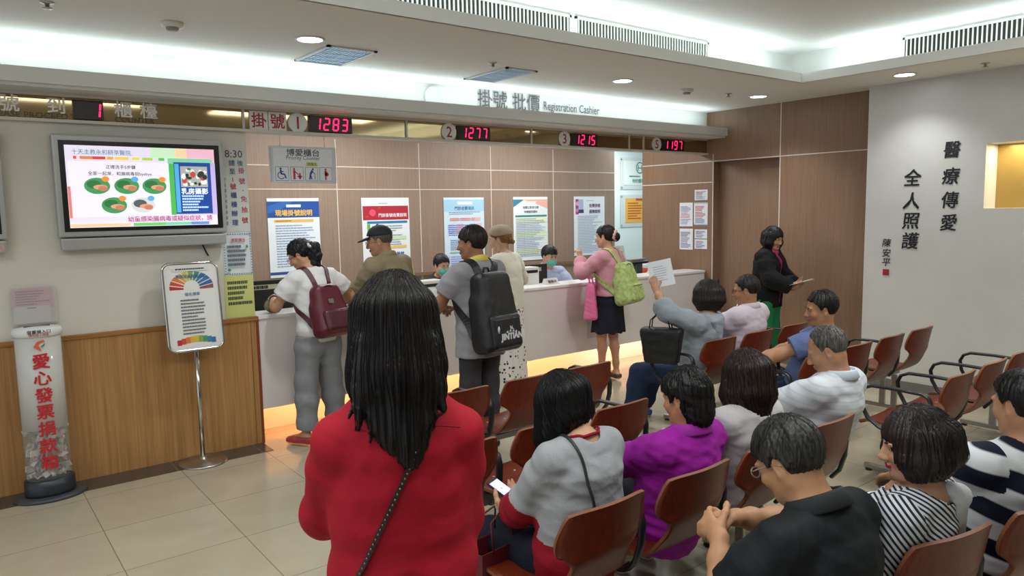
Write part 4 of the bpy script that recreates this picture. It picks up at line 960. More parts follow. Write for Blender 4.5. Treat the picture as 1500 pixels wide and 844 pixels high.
# ------------------------------------------------------------------ people: rig, body, clothes, hair
def make_rig(H=1.62, male=False, seated=False, pz=None, py=0, hip=(0, 0, 0), lean=(0, 0, 0), head=(0, 0, 0), side=0, twist=0, fat=1.0, footL=None, footR=None, kneeL=None, kneeR=None,
             handL=None, handR=None, elbL=None, elbR=None, shrug=0, nk=0, neckf=10, armL=None, armR=None):
    """local frame: faces +Y, right hand at +X, ground z = 0; lean = forward tilt of pelvis, waist, chest"""
    u = H/1.70; J = dict(u=u, male=male, fat=fat, H=H, seated=seated)
    P0 = V(0, py, pz if pz is not None else (.49 if seated else .945*u)); J['P0'] = P0
    Rp = rot3(hip[0], lean[0], hip[1]); Rw = rot3(twist*.5+hip[0], lean[0]+lean[1], side*.5+hip[1]); Rc = rot3(twist+hip[0], lean[0]+lean[1]+lean[2], side+hip[1])
    J['Rp'], J['Rw'], J['Rc'] = Rp, Rw, Rc
    W = P0+Rp @ V(0, 0, .13*u); C = W+Rw @ V(0, 0, .19*u); N = C+Rc @ V(0, -.02*u, .165*u); J['W'], J['C'], J['N'] = W, C, N
    Rh = rot3(twist+hip[0]+head[0], head[1], head[2]); J['Rh'] = Rh
    Rn = rot3(twist+hip[0]+head[0]*.4, (lean[0]+lean[1]+lean[2])*.5+head[1]*.4+neckf, (side+head[2])*.4); J['Rn'] = Rn
    J['Hc'] = N+Rn @ V(0, .012*u, .085*u+nk)+Rh @ V(0, .012*u, .058*u)
    sw = (.178 if male else .158)*u; J['sw'] = sw
    for sgn, n in ((1, 'R'), (-1, 'L')):
        S = C+Rc @ V(sgn*sw, -.012*u, .098*u+shrug); J['S'+n] = S; la, lf = .285*u, .245*u
        T = handR if sgn > 0 else handL; hint = elbR if sgn > 0 else elbL
        if T is None: T = S+V(sgn*.07, .06, -.50*u)
        if hint is None: hint = (sgn*.6, -.7, -.4)
        E, Wr = ik(S, T, la, lf, hint); J['E'+n], J['Wr'+n] = E, Wr
        Hp = P0+Rp @ V(sgn*.088*u, 0, -.045*u); J['H'+n] = Hp; lt, ls = .415*u, .40*u
        Ft = footR if sgn > 0 else footL; kh = kneeR if sgn > 0 else kneeL
        if Ft is None: Ft = (sgn*.13, py+.42, 0) if seated else (sgn*.10, 0, 0)
        A = V(Ft[0], Ft[1], Ft[2]+.075*u)
        K, A = ik(Hp, A, lt, ls, kh if kh is not None else ((sgn*.15, 1, 1) if seated else (sgn*.12, 1, 0))); J['K'+n], J['A'+n] = K, A
        yaw = Ft[3] if len(Ft) > 3 else -sgn*10
        J['toe'+n] = rz(yaw) @ V(0, 1, 0)
    return J
def torso(F, J, inf=0, lo=0, hi=6, k=.05, loose=0):
    u, m, ft = J['u'], J['male'], J['fat']; Rp, Rw, Rc, P0, W, C, N = (J[i] for i in ('Rp', 'Rw', 'Rc', 'P0', 'W', 'C', 'N'))
    pts = [P0+Rp @ V(0, -.01, -.09)*u, P0+Rp @ V(0, -.012, .0)*u, W+Rw @ V(0, -.002, .0)*u, W+Rw @ V(0, 0, .10)*u, C+Rc @ V(0, -.005, .03)*u, C+Rc @ V(0, -.016, .105)*u, N+Rc @ V(0, 0, -.02)*u]
    Rr = [(.125, .10), (.155, .112), (.142, .10), (.150, .108), (.160, .112), (.125, .078), (.07, .06)] if m else [(.13, .105), (.162, .115), (.122, .090), (.130, .098), (.140, .105), (.105, .070), (.06, .055)]
    lx = [0, .0, 1, .7, .2, 0, 0]
    Rr = [(a*u*(1+(ft-1)*.8)+inf+loose*lx[i]*.03, b*u*ft+inf+loose*lx[i]*.018) for i, (a, b) in enumerate(Rr)]
    xs = [Rp, Rp, Rw, Rw, Rc, Rc, Rc]
    for i in range(lo, hi): F.ecap(pts[i], pts[i+1], Rr[i], Rr[i+1], x=xs[i+1][:, 0], k=k)
    if not m and hi >= 5:
        for s_ in (1, -1): F.ell(C+Rc @ V(s_*.066, .075, .0)*u, (.062*u+inf*.5, .055*u*ft+inf*.5, .062*u+inf*.5), Rc, k=.05)
def shoulders(F, J, inf=0, k=.05):
    u = J['u']; r = (.052 if J['male'] else .044)*u
    for n in 'RL': F.ecap(J['N']+J['Rc'] @ V(0, -.005, -.035)*u, J['S'+n], (.045*u+inf*.6), (r+inf), k=k)
def arm(F, J, n, inf=0, t0=0, t1=2, k=.03, flare=0, fat=1.0, flat=True):
    """t 0..1 upper arm, 1..2 forearm"""
    u = J['u']*fat*(1.08 if J['male'] else .94); S, E, Wr = J['S'+n], J['E'+n], J['Wr'+n]
    def at(t): return S+(E-S)*t if t <= 1 else E+(Wr-E)*(t-1)
    def rad(t): return float(np.interp(t, [0, .35, .9, 1.0, 1.25, 1.7, 2.0], [.050, .048, .038, .037, .040, .030, .0255]))*u+inf
    ts = sorted({t0, t1} | {t for t in (.35, .9, 1.0, 1.25, 1.7) if t0 < t < t1})
    for i, (a, b) in enumerate(zip(ts[:-1], ts[1:])):
        last = i == len(ts)-2
        F.ecap(at(a), at(b), rad(a)+flare*max(0, (a-t0)/(t1-t0)), rad(b)+flare*max(0, (b-t0)/(t1-t0)), k=k, flat_b=last and flat and t1 < 2.01)
def leg(F, J, n, inf=0, t0=0, t1=2, k=.03, flare=0, fat=1.0, flat=True):
    u = J['u']*fat; S, E, A = J['H'+n], J['K'+n], J['A'+n]
    def at(t):
        p = S+(E-S)*t if t <= 1 else E+(A-E)*(t-1)
        if 1 < t < 1.9:
            bk = nrm(np.cross(np.cross(nrm(A-E), J['toe'+n]), nrm(A-E)))
            p = p-bk*.012*np.sin((t-1)*pi)
        return p
    def rad(t): return float(np.interp(t, [0, .25, .85, 1.0, 1.3, 1.75, 2.0], [.085, .082, .058, .053, .055, .038, .034]))*u+inf
    ts = sorted({t0, t1} | {t for t in (.25, .85, 1.0, 1.3, 1.75) if t0 < t < t1})
    for i, (a, b) in enumerate(zip(ts[:-1], ts[1:])):
        last = i == len(ts)-2
        F.ecap(at(a), at(b), rad(a)+flare*(a-t0)/(t1-t0), rad(b)+flare*(b-t0)/(t1-t0), k=k, flat_b=last and flat)
def foot(F, J, n, inf=0, k=.02, sole=False):
    u = J['u']; A, d = J['A'+n], J['toe'+n]; z = A[2]-.075*u; h = V(A[0], A[1], z)-d*.035*u; t = V(A[0], A[1], z)+d*.165*u; s_ = np.cross(d, V(0, 0, 1))
    F.ecap(A+V(0, 0, -.005), h+V(0, 0, .04)*u, .034*u+inf, .034*u+inf, k=k); F.ecap(h+V(0, 0, .034)*u, V(A[0], A[1], z)+d*.10*u+V(0, 0, .034)*u, (.034*u+inf, .034*u+inf), (.045*u+inf, .030*u+inf), x=s_, k=k)
    F.ecap(V(A[0], A[1], z)+d*.09*u+V(0, 0, .032)*u, t+V(0, 0, .022)*u, (.044*u+inf, .03*u+inf), (.036*u+inf, .02*u+inf), x=s_, k=k)
    F.ecap(A, A+d*.07*u-V(0, 0, .035)*u, .036*u+inf, .034*u+inf, k=k)
def hand(F, J, n, d=None, pn=None, curl=.35, thumb=.4, spread=0, k=.008, curls=None):
    u = J['u']*(1.04 if J['male'] else .95); Wr = J['Wr'+n]; fd = nrm(Wr-J['E'+n]); d = nrm(d if d is not None else fd)
    if pn is None: pn = V(-1 if n == 'R' else 1, 0, -.3)
    pn = nrm(V(*pn)-d*np.dot(pn, d)); s_ = np.cross(d, pn)*(1 if n == 'R' else -1); J['hd'+n], J['pn'+n], J['hs'+n] = d, pn, s_
    J['palm'+n] = Wr+d*.06*u+pn*.02*u
    F.ecap(Wr-fd*.01, Wr+d*.02*u, (.026*u, .019*u), (.030*u, .018*u), x=s_, k=.02)
    F.ecap(Wr+d*.02*u, Wr+d*.08*u, (.030*u, .0175*u), (.038*u, .014*u), x=s_, k=.015, cap=.6)
    for i, (off, L) in enumerate(((.029, .072), (.0098, .080), (-.0098, .074), (-.029, .058))):
        c_ = (curls[i] if curls else curl)*72; p = Wr+d*.083*u+s_*off*u-d*.004*abs(i-1)*u; a = c_*.7; dd = d+s_*(off*spread*8)
        for j, fr in enumerate((.44, .31, .25)):
            v = nrm(nrm(dd)*cos(radians(a))+pn*sin(radians(a))); q = p+v*L*fr*u; F.ecap(p, q, (.0092-.0008*j)*u, (.0086-.0009*j)*u, k=k); p = q; a += c_
        J['tip%d%s' % (i, n)] = p
    p = Wr+d*.022*u+s_*.024*u+pn*.006*u; v = nrm(d*.62+s_*.70+pn*(.15+.5*thumb))
    for L, r0, r1 in ((.046, .0145, .0110), (.032, .0105, .0095), (.026, .0095, .0080)):
        q = p+v*L*u; F.ecap(p, q, r0*u, r1*u, k=.012); p = q; v = nrm(v*.8+d*.35+pn*.25*thumb-s_*.25*thumb)
def head_solid(F, J):
    u = .5*(J['u']+1)*(1.0 if J['male'] else .97)/1.0; R, c = J['Rh'], J['Hc']; J['hs'] = u
    def P(*a): return c+R @ V(*a)*u
    m = J['male']; x = R[:, 0]
    F.ell(P(0, -.014, .036), (.073*u, .093*u, .085*u), R, k=.02)
    F.ell(P(0, .028, -.015), (.061*u, .062*u, .082*u), R, k=.03)
    F.ecap(P(-.034, .02, -.072), P(.034, .02, -.072), .026*u, .026*u, k=.03); F.ell(P(0, .062, -.092), (.030*u, .026*u, .022*u), R, k=.03)
    for s_ in (1, -1):
        F.ecap(P(s_*.058, -.005, -.045), P(s_*.030, .048, -.088), .018*u, .018*u, k=.03)
        F.ell(P(s_*.038, .060, -.028), (.024*u, .022*u, .022*u), R, k=.03); F.ell(P(s_*.032, .092, .004), (.017*u, .013*u, .011*u), R, k=.015, op='s')
        F.ell(P(s_*.031, .0765, .003), (.0150*u, .0100*u, .0105*u), R, k=.006)
        Re = R @ rz(-s_*18) @ rx(-8); F.ell(P(s_*.075, -.008, -.006), (.0085*u, .018*u, .032*u), Re, k=.008); F.ell(P(s_*.083, -.004, .0), (.006*u, .010*u, .018*u), Re, k=.004, op='s'); F.ell(P(s_*.074, -.001, -.030), (.007*u, .008*u, .010*u), Re, k=.008)
        F.ell(P(s_*.0115, .096, -.036), (.0085*u, .010*u, .008*u), R, k=.008)
        F.ell(P(s_*.03, .081, .022), (.022*u, .011*u, .008*u), R, k=.014)
    F.ecap(P(0, .083, .018), P(0, .108, -.030), .0075*u, .0115*u, k=.014); F.ell(P(0, .106, -.033), (.011*u, .010*u, .009*u), R, k=.008)
    F.ell(P(0, .088, -.057), (.022*u, .011*u, .0065*u), R, k=.006); F.ell(P(0, .087, -.068), (.019*u, .011*u, .0070*u), R, k=.006)
    F.ecap(P(-.018, .098, -.0625), P(.018, .098, -.0625), .0022*u, .0022*u, k=.003, op='s')
    nr = (.060 if m else .050)*J['u']
    F.ecap(J['N']-J['Rc'] @ V(0, -.01, .03), P(0, -.020, -.045), (nr*1.08, nr), (nr*.98, nr*1.0), x=x, k=.035)
def bounds(J, mg=.16):
    P = np.array([J[k] for k in J if k[:1] in 'PWCNSEHKA' and isinstance(J[k], np.ndarray) and J[k].shape == (3,)]); lo, hi = P.min(0)-mg, P.max(0)+mg; hi[2] += .06; lo[2] = max(lo[2], -.01); return lo, hi
SKIN = {}
def skin(c):
    return mat('skin_'+c, c, .5, spec=.35, bump=.04, bscale=260, noise=.05, nscale=30)
def build_body(J, root, skin_c='#B98A6B', h=.0055, hands=None, lip='#9A5048', bare_feet=True):
    lo, hi = bounds(J); F = Field(lo, hi, h*RES)
    torso(F, J, -.008); shoulders(F, J, -.006)
    for n in 'RL':
        arm(F, J, n, 0, flat=False); leg(F, J, n, -.004, flat=False); foot(F, J, n, -.002)
    head_solid(F, J)
    hands = hands or {}
    for n in 'RL': hand(F, J, n, **hands.get(n, {}))
    v, q = F.surface(); cen = v[q].mean(1); loc = (cen-J['Hc']) @ J['Rh']/J['hs']
    mi = np.zeros(len(q), int)
    lipz = (np.abs(loc[:, 2]+.0625) < .0105-np.abs(loc[:, 0])*.28) & (loc[:, 1] > .084) & (np.abs(loc[:, 0]) < .023); mi[lipz] = 1
    o = mesh_obj('body', v, q, [skin(skin_c), mat('lip_'+lip, lip, .4)], root, mi)
    # eyes and brows
    R, c, u = J['Rh'], J['Hc'], J['hs']
    for s_ in (1, -1):
        m = M()
        ce = c+R @ V(s_*.031, .0775, .003)*u
        for rr, mi_, off, sx, sz in ((.0112, 0, 0, 1.05, .42),): 
            vs = []; fs = []; n1, n2_ = 7, 14
            for i in range(n1+1):
                for j in range(n2_):
                    a, b_ = pi/2*i/n1, 2*pi*j/n2_; vs.append(ce+R @ V(sin(a)*cos(b_)*rr*sx, cos(a)*rr-.0004, sin(a)*sin(b_)*rr*sz)*u)
            for i in range(n1):
                for j in range(n2_): fs.append((i*n2_+j, i*n2_+(j+1) % n2_, (i+1)*n2_+(j+1) % n2_, (i+1)*n2_+j))
            m.add(vs, fs, 0, True); k0 = len(m.f)-len(fs)
            for t in range(len(fs)):
                if t < 3*n2_: m.m[k0+t] = 1
        m.build('eye', [mat('eye_white', '#D8D2CA', .25), mat('iris_dark', '#1D1310', .15)], root)
    J['F'] = F
    return o
def eyebrows(J, root, col='#1E1713', w=.0035):
    R, c, u = J['Rh'], J['Hc'], J['hs']
    for s_ in (1, -1):
        m = M(); m.tube([c+R @ V(s_*a, b, z)*u for a, b, z in ((.013, .094, .020), (.025, .0935, .0245), (.037, .087, .0245), (.047, .0765, .020))], [w*.8, w, w*.9, w*.4], 8)
        m.build('eyebrow', mat('brow_'+col, col, .7), root)
def hairmat(col, col2=None, rough=.46, nm=None):
    nm = nm or 'hair_'+col+(col2 or '')
    if nm in MATS: return MATS[nm]
    m = bpy.data.materials.new(nm); m.use_nodes = True; MATS[nm] = m; nt = m.node_tree; b = nt.nodes['Principled BSDF']
    tc = nt.nodes.new('ShaderNodeTexCoord'); mp = nt.nodes.new('ShaderNodeMapping'); mp.inputs['Scale'].default_value = (90, 90, 5); nt.links.new(tc.outputs['Object'], mp.inputs[0])
    n = nt.nodes.new('ShaderNodeTexNoise'); n.inputs['Scale'].default_value = 1.6; n.inputs['Detail'].default_value = 4; nt.links.new(mp.outputs[0], n.inputs['Vector'])
    r = nt.nodes.new('ShaderNodeValToRGB'); r.color_ramp.elements[0].position = .35; r.color_ramp.elements[1].position = .7; r.color_ramp.elements[0].color = hexc(col); r.color_ramp.elements[1].color = hexc(col2 or col)
    nt.links.new(n.outputs[0], r.inputs[0]); nt.links.new(r.outputs[0], b.inputs['Base Color'])
    bp = nt.nodes.new('ShaderNodeBump'); bp.inputs['Strength'].default_value = .18; bp.inputs['Distance'].default_value = .004; nt.links.new(n.outputs[0], bp.inputs['Height']); nt.links.new(bp.outputs[0], b.inputs['Normal'])
    b.inputs['Roughness'].default_value = rough; b.inputs['Specular IOR Level'].default_value = .32
    return m
def hair(J, root, col='#0E0B0B', col2='#1C1614', t=.014, mode='short', line=None, drop=0, span=(-140, 140), thick=.03, face=(.060, .085, -.035), seed=1, h=.0045, strands=0, lengths=None, groove=.0016, extra=None, hang=None, part=0, flare=0, name='hair', dome=0, ragged=.012):
    """hair in the head's own frame: a cap over the skull, optional curtains hanging by gravity, the face cut free"""
    u = J['hs']; R, c = J['Rh'], J['Hc']; dn = R.T @ V(0, 0, -1); dn = nrm(dn if hang is None else V(*hang)); rnd = np.random.RandomState(seed)
    lo, hi = V(-.17, -.22, -.16-drop), V(.17, .16, .18)
    ex = dn*drop; lo = np.minimum(lo, ex-.17); hi = np.maximum(hi, ex+.12); hi[2] = max(hi[2], .17)
    F = Field(lo, hi, h*RES)
    F.ell((0, -.015, .037+dome*.4), (.073+t, .094+t, .085+t+dome), k=.0)
    if mode == 'short':
        ln = line or [(-.12, -.075), (-.06, -.07), (-.03, -.035), (-.012, .012), (.022, .012), (.040, .045), (.062, .068), (.09, .082)]
        ya, za = zip(*ln)
        sl, X, Y, Z = F.sub(F.lo, F.lo+F.h*F.n)
        zl = np.interp(Y, ya, za).astype(f32)+.004*np.sin(X*150+seed)+.003*np.sin(Y*210); F.f = np.maximum(F.f, (zl-Z)*.8)
        for s_ in (1, -1): F.ell((s_*.085, -.006, -.006), (.02, .022, .036), k=.006, op='s')
    else:
        a0, a1 = span; na = max(int((a1-a0)/12), 4)
        for i in range(na+1):
            a = a0+(a1-a0)*i/na; ar = radians(a); st = V(sin(ar)*max(.073+t-thick+.003, .03), -.015-cos(ar)*max(.094+t-thick+.003, .04), .03)
            Ln = drop*(lengths(a) if lengths else 1)*(1+rnd.uniform(-ragged, ragged)*2)
            out = V(sin(ar), -cos(ar), 0)*flare
            mid = st+dn*Ln*.5+V(sin(ar), -cos(ar), 0)*(.012+flare*.4); F.ecap(st, mid, thick, thick*1.0, k=.045); F.ecap(mid, st+dn*Ln+out, thick, thick*.55, k=.03)
        if face:
            fx, fz, zc = face; F.ell((part, .125, zc), (fx, .095, fz), k=.012, op='s'); F.ell((0, .03, -.05), (.058, .075, .075), k=.01, op='s')
    if extra: extra(F)
    ph = rnd.uniform(0, 6.28, 8); fq = rnd.uniform(14, 120, 8)
    def gr(P):
        th = np.arctan2(P[:, 0]-part*.5, -(P[:, 1]+.012)); return groove*.55*sum(np.sin(th*f_+p_+1.6*np.sin(P[:, 2]*(9+2*i_)+p_)) for i_, (f_, p_) in enumerate(zip(fq, ph)))
    F.near(gr, .02)
    v, q = F.surface(0)
    vw = c+(v*u) @ R.T
    o = mesh_obj(name, vw, q, hairmat(col, col2), root)
    if strands:
        n = strands; th = np.radians(rnd.uniform(span[0] if mode != 'short' else -150, span[1] if mode != 'short' else 150, n)); st0 = rnd.uniform(0, .45, n)
        P = np.stack([part+np.sin(th)*.004+rnd.normal(0, .006, n), -.012-np.cos(th)*.01+rnd.normal(0, .02, n), np.full(n, .125+t)], 1)
        steps = 46; total = (.17+drop*1.02)*np.ones(n) if mode != 'short' else .17*np.ones(n); ds = total/steps*rnd.uniform(.75, 1.06, n)
        path = []; off = rnd.uniform(.0005, .003, n)
        for i in range(steps):
            f = F.sample(P); g = F.grad(P); P = P-g*(f-off)[:, None]*np.where(f < .02, 1, .3)[:, None]; path.append(P.copy())
            hz = np.stack([np.sin(th), -np.cos(th), np.zeros(n)], 1); w_ = np.clip((i/steps-.12)*4, 0, 1)
            d = hz*(1-w_)+dn[None]*w_; d = d-g*np.sum(d*g, 1, keepdims=True)*.9; d = d/(np.linalg.norm(d, axis=1, keepdims=True)+1e-6); P = P+d*ds[:, None]
        path = np.stack(path, 1); 
        VV, QQ, base = [], [], 0
        for k_ in range(n):
            i0 = int(st0[k_]*steps); p = c+(path[k_, i0:]*u) @ R.T; L_ = len(p); tg = np.gradient(p, axis=0); tg /= np.linalg.norm(tg, axis=1, keepdims=True)+1e-9
            ref = R @ V(sin(th[k_]+1.57), -cos(th[k_]+1.57), .1); xx = np.cross(tg, ref[None]); xx /= np.linalg.norm(xx, axis=1, keepdims=True)+1e-9; yy = np.cross(tg, xx); rr = (np.linspace(1, .3, L_)*.0008*u)[:, None]; rr[0] *= .2
            VV.append(np.stack([p+xx*rr, p+yy*rr, p-xx*rr, p-yy*rr], 1).reshape(-1, 3)); a = base+np.arange(L_-1)*4
            QQ += [np.stack([a+e_, a+(e_+1) % 4, a+4+(e_+1) % 4, a+4+e_], 1) for e_ in range(4)]; base += L_*4
        so = mesh_obj('hair_strands', np.concatenate(VV), np.concatenate(QQ), hairmat(col, col2), o)
    return o
def clothmat(nm, color, rough=.8, noise=0, nscale=8):
    if nm in MATS: return MATS[nm]
    m = mat(nm, color, rough, bump=.12, bscale=320, noise=noise, nscale=nscale, spec=.25); nt = m.node_tree; b = nt.nodes['Principled BSDF']
    tc = nt.nodes.new('ShaderNodeTexCoord'); n = nt.nodes.new('ShaderNodeTexNoise'); n.inputs['Scale'].default_value = 9; n.inputs['Detail'].default_value = 2; n.inputs['Distortion'].default_value = .5
    nt.links.new(tc.outputs['Object'], n.inputs['Vector']); b1 = next(x for x in nt.nodes if x.type == 'BUMP'); b2 = nt.nodes.new('ShaderNodeBump'); b2.inputs['Strength'].default_value = .30; b2.inputs['Distance'].default_value = .03
    nt.links.new(n.outputs[0], b2.inputs['Height']); nt.links.new(b1.outputs[0], b2.inputs['Normal']); nt.links.new(b2.outputs[0], b.inputs['Normal']); return m
def cloth(name, color, root, v, q, mats=None, mi=None, rough=.8, bump=.12, bscale=320, **kw):
    return mesh_obj(name, v, q, mats or clothmat('cloth_'+color+name, color, rough), root, mi)
def shirt(J, root, color, sleeve=.6, hem=-.06, inf=.012, loose=.6, name='shirt', seed=1, h=.006, fold=.0045, neck=(0, .0, 0, .066), mats=None, mfn=None, flare=.012, hemflare=.0, neckcut=None, afat=1.0, lowfat=0, sleeveL=None, rough=.8, extra=None, wl=.085):
    lo, hi = bounds(J, .15); lo[2] = max(lo[2], J['P0'][2]-.75); F = Field(lo, hi, h*RES); u = J['u']; Rp, P0 = J['Rp'], J['P0']
    torso(F, J, inf, 0 if hem < .02 else 1, 5, loose=loose); shoulders(F, J, inf*.8)
    if lowfat: F.ell(J['W']+J['Rw'] @ V(0, .05, .0), (.13*u+inf, .09*lowfat*u, .12*u), J['Rw'], k=.06)
    if hem < -.1:
        F.ecap(P0+Rp @ V(0, -.005, 0)*u, P0+Rp @ V(0, -.0, hem-.02)*u, (.162*u+inf+.012, .118*u*J['fat']+inf+.01), (.172*u+inf+hemflare, .125*u*J['fat']+inf+hemflare), x=Rp[:, 0], k=.04)
    F.cut(P0+Rp @ V(0, 0, hem)*u, Rp @ V(0, 0, -1))
    G = Field(lo, hi, h*RES)
    for n in 'RL':
        sv = sleeve if n == 'R' or sleeveL is None else sleeveL
        if sv > 0: arm(G, J, n, inf+.004, 0, sv, flare=flare, fat=afat)
    a, b = F.f, G.f; hh = np.maximum(.035-np.abs(a-b), 0)/.035; F.f = np.minimum(a, b)-hh*hh*.035*.25
    if extra: extra(F)
    if fold: F.near(folds(seed, fold, wl))
    nx, ny, nz, nr = neck; F.ecap(J['N']+J['Rc'] @ V(nx, ny, nz-.03), J['N']+J['Rn'] @ V(nx, ny+.01, .2), nr*u, nr*u*1.15, k=.004, op='s')
    if neckcut: cc, rr = neckcut; F.ell(J['N']+J['Rc'] @ V(*cc), rr, J['Rc'], k=.004, op='s')
    v, q = F.surface(); mi = None
    if mfn is not None: mi = mfn(v[q].mean(1), J)
    J['SF'] = F
    return cloth(name, color, root, v, q, mats, mi, rough)
def trousers(J, root, color, length=1.93, inf=.013, seed=2, h=.007, top=.04, flare=.01, name='trousers', fold=.004, fat=1.0, rough=.85, mats=None, mfn=None):
    lo, hi = bounds(J, .13); hi[2] = min(hi[2], J['P0'][2]+.25) if not J['seated'] else hi[2]; F = Field(lo, hi, h*RES); u = J['u']
    torso(F, J, inf, 0, 2)
    for n in 'RL': leg(F, J, n, inf, 0, length, flare=flare, fat=fat, k=.04)
    F.cut(J['P0']+J['Rp'] @ V(0, 0, top)*u, J['Rp'] @ V(0, 0, 1))
    if fold: F.near(folds(seed, fold, .10))
    v, q = F.surface(); return cloth(name, color, root, v, q, mats, mfn(v[q].mean(1), J) if mfn else None, rough)
def skirt(J, root, color, length=.5, w=.24, top=.10, inf=.012, n=14, amp=.006, h=.007, name='skirt', mats=None, mfn=None, topw=None):
    P0, Rp, u = J['P0'], J['Rp'], J['u']; lo, hi = bounds(J, .16); F = Field(lo, hi, h*RES)
    a = P0+V(0, 0, top)*u; b = P0+V(0, 0, -.06)*u; c_ = P0+V(0, .01, top-length)
    F.ecap(a, b, (.128*u+inf, .10*u+inf), (.172*u+inf, .128*u+inf), x=Rp[:, 0], k=.04, flat_a=True); F.ecap(b, c_, (.172*u+inf, .13*u+inf), (w, w*.72), x=Rp[:, 0], k=.04, flat_b=True)
    def fn(P):
        th = np.arctan2(P[:, 0]-P0[0], P[:, 1]-P0[1]); s_ = np.clip((P0[2]-P[:, 2])/max(length-top, .1), 0, 1); return amp*s_*np.sin(th*n+1.2*np.sin(P[:, 2]*6))
    F.near(fn); v, q = F.surface(); return cloth(name, color, root, v, q, mats, mfn(v[q].mean(1), J) if mfn else None)
def shoes(J, root, color, h=.006, inf=.006, name='shoe', sole='#D8D6D0'):
    for n in 'RL':
        A = J['A'+n]; F = Field(A-V(.27, .27, .12), A+V(.27, .27, .05), h*RES); foot(F, J, n, inf); zt = A[2]-.075*J['u']
        F.cut(A+V(0, 0, -.012), V(0, 0, 1)); F.cut(V(0, 0, zt+.002), V(0, 0, -1)); v, q = F.surface(); mi = (v[q].mean(1)[:, 2] < zt+.018).astype(int)
        mesh_obj(name, v, q, [mat('shoe_'+color, color, .5), mat('sole_'+sole, sole, .6)], root, mi)
def collar(J, root, color, r=.068, hgt=.038, gap=45, name='collar', out=.020, drop=.0, tilt=0, mats=None):
    m = M(); u = J['u']; R = J['Rc'] @ rx(-8+tilt); N = J['N']+J['Rc'] @ V(0, .006, -.022-drop)*u; n = 40; vs = []; fs = []; prof = [(r, 0), (r+.001, hgt*.9), (r+.006, hgt), (r+.012, hgt*.85), (r+out, .0), (r+out-.004, -.006)]
    for i in range(n+1):
        a = radians(gap+(360-2*gap)*i/n); 
        for rr, z in prof: vs.append(N+R @ V(sin(a)*rr*u*1.08, cos(a)*rr*u, z*u+.012*(1-cos(a))*u))
    k = len(prof)
    for i in range(n):
        for j in range(k-1): fs.append((i*k+j, (i+1)*k+j, (i+1)*k+j+1, i*k+j+1))
    fs += [tuple(range(k)), tuple(n*k+j for j in range(k))[::-1]]
    m.add(vs, fs, 0, True); return m.build(name, mats or mat('cloth_'+color+name, color, .8, bump=.1, bscale=300), root)
def person(x, y, rz_, label, seatless=True):
    return empty('person', (x, y, 0), radians(rz_), label, 'person')
def glasses(J, root, col='#1A1A1C', r=.0018, w=.021):
    m = M(); R, c, u = J['Rh'], J['Hc'], J['hs']
    def P(*a): return c+R @ V(*a)*u
    for s_ in (1, -1):
        m.tube([P(s_*.032+cos(t*pi/10)*w, .105-.006*abs(cos(t*pi/10)*w+s_*.0)*10*0, .002+sin(t*pi/10)*.016) for t in range(20)], r, 6, closed=True)
        m.tube([P(s_*.052, .104, .008), P(s_*.070, .07, .010), P(s_*.077, .0, .010), P(s_*.078, -.022, -.004)], r, 6)
    m.tube([P(-.011, .106, .006), P(0, .110, .008), P(.011, .106, .006)], r, 6); m.build('glasses', mat('glasses_'+col, col, .3), root)

def onto(F, pts, off=.004, it=6):
    P = np.array(pts, float)
    for _ in range(it): P = P-F.grad(P)*(F.sample(P)-off)[:, None]
    return P
def dense(pts, n=24):
    A = np.array(pts, float); d = np.r_[0, np.cumsum(np.linalg.norm(np.diff(A, axis=0), axis=1))]; t = np.linspace(0, d[-1], n)
    return np.stack([np.interp(t, d, A[:, i]) for i in range(3)], 1)
def strap(F, pts, w, th, m_, name, parent, off=.004, n=28):
    """flat band laid on the clothes"""
    P = onto(F, dense(pts, n), off+th/2)
    for _ in range(9): P[1:-1] = (P[:-2]+2*P[1:-1]+P[2:])/4; P = P+F.grad(P)*np.maximum(off+th/2-F.sample(P), 0)[:, None]
    G = F.grad(P)
    for _ in range(6): G[1:-1] = (G[:-2]+2*G[1:-1]+G[2:])/4
    G /= np.linalg.norm(G, axis=1, keepdims=True)+1e-9; T = np.gradient(P, axis=0); T /= np.linalg.norm(T, axis=1, keepdims=True); S = np.cross(T, G); S /= np.linalg.norm(S, axis=1, keepdims=True)+1e-9
    vs = []; fs = []
    for i in range(n):
        for a, b in ((-1, -1), (1, -1), (1, 1), (-1, 1)): vs.append(P[i]+S[i]*a*w/2+G[i]*b*th/2)
    for i in range(n-1):
        for k in range(4): fs.append((i*4+k, i*4+(k+1) % 4, i*4+4+(k+1) % 4, i*4+4+k))
    fs += [(0, 1, 2, 3), (n*4-1, n*4-2, n*4-3, n*4-4)]
    mm = M(); mm.add(vs, fs, 0, False); return mm.build(name, m_, parent)
def soft(name, mats, parent, lo, hi, fn, h=.006, mfn=None, smooth=1):
    F = Field(lo, hi, h*RES); fn(F); v, q = F.surface(smooth); return mesh_obj(name, v, q, mats, parent, mfn(v[q].mean(1)) if mfn else None)

def neck_trim(J, root, m_, r=.080, th=.006, z=.0):
    R, u = J['Rn'], J['u']; ring = [J['N']+J['Rc'] @ V(0, -.004, z)+R @ V(r*u*cos(a)*1.05, r*u*sin(a), 0) for a in np.linspace(0, 2*pi, 41)[:-1]]
    P = onto(J['SF'], ring, .001); mm = M(); mm.tube(P, th, 8, closed=True); return mm.build('neck_trim', m_, root)
# ------------------------------------------------------------------ who stands and sits where, and how
def W2L(x, y, r, p):
    a = radians(r); dx, dy = p[0]-x, p[1]-y; return V(dx*cos(a)+dy*sin(a), -dx*sin(a)+dy*cos(a), p[2])
SPEC = {}
def spec(k, x, y, r, wh=None, **kw):
    for n, p in (wh or {}).items(): kw[n] = W2L(x, y, r, p)
    SPEC[k] = dict(x=x, y=y, r=r, rig=kw)
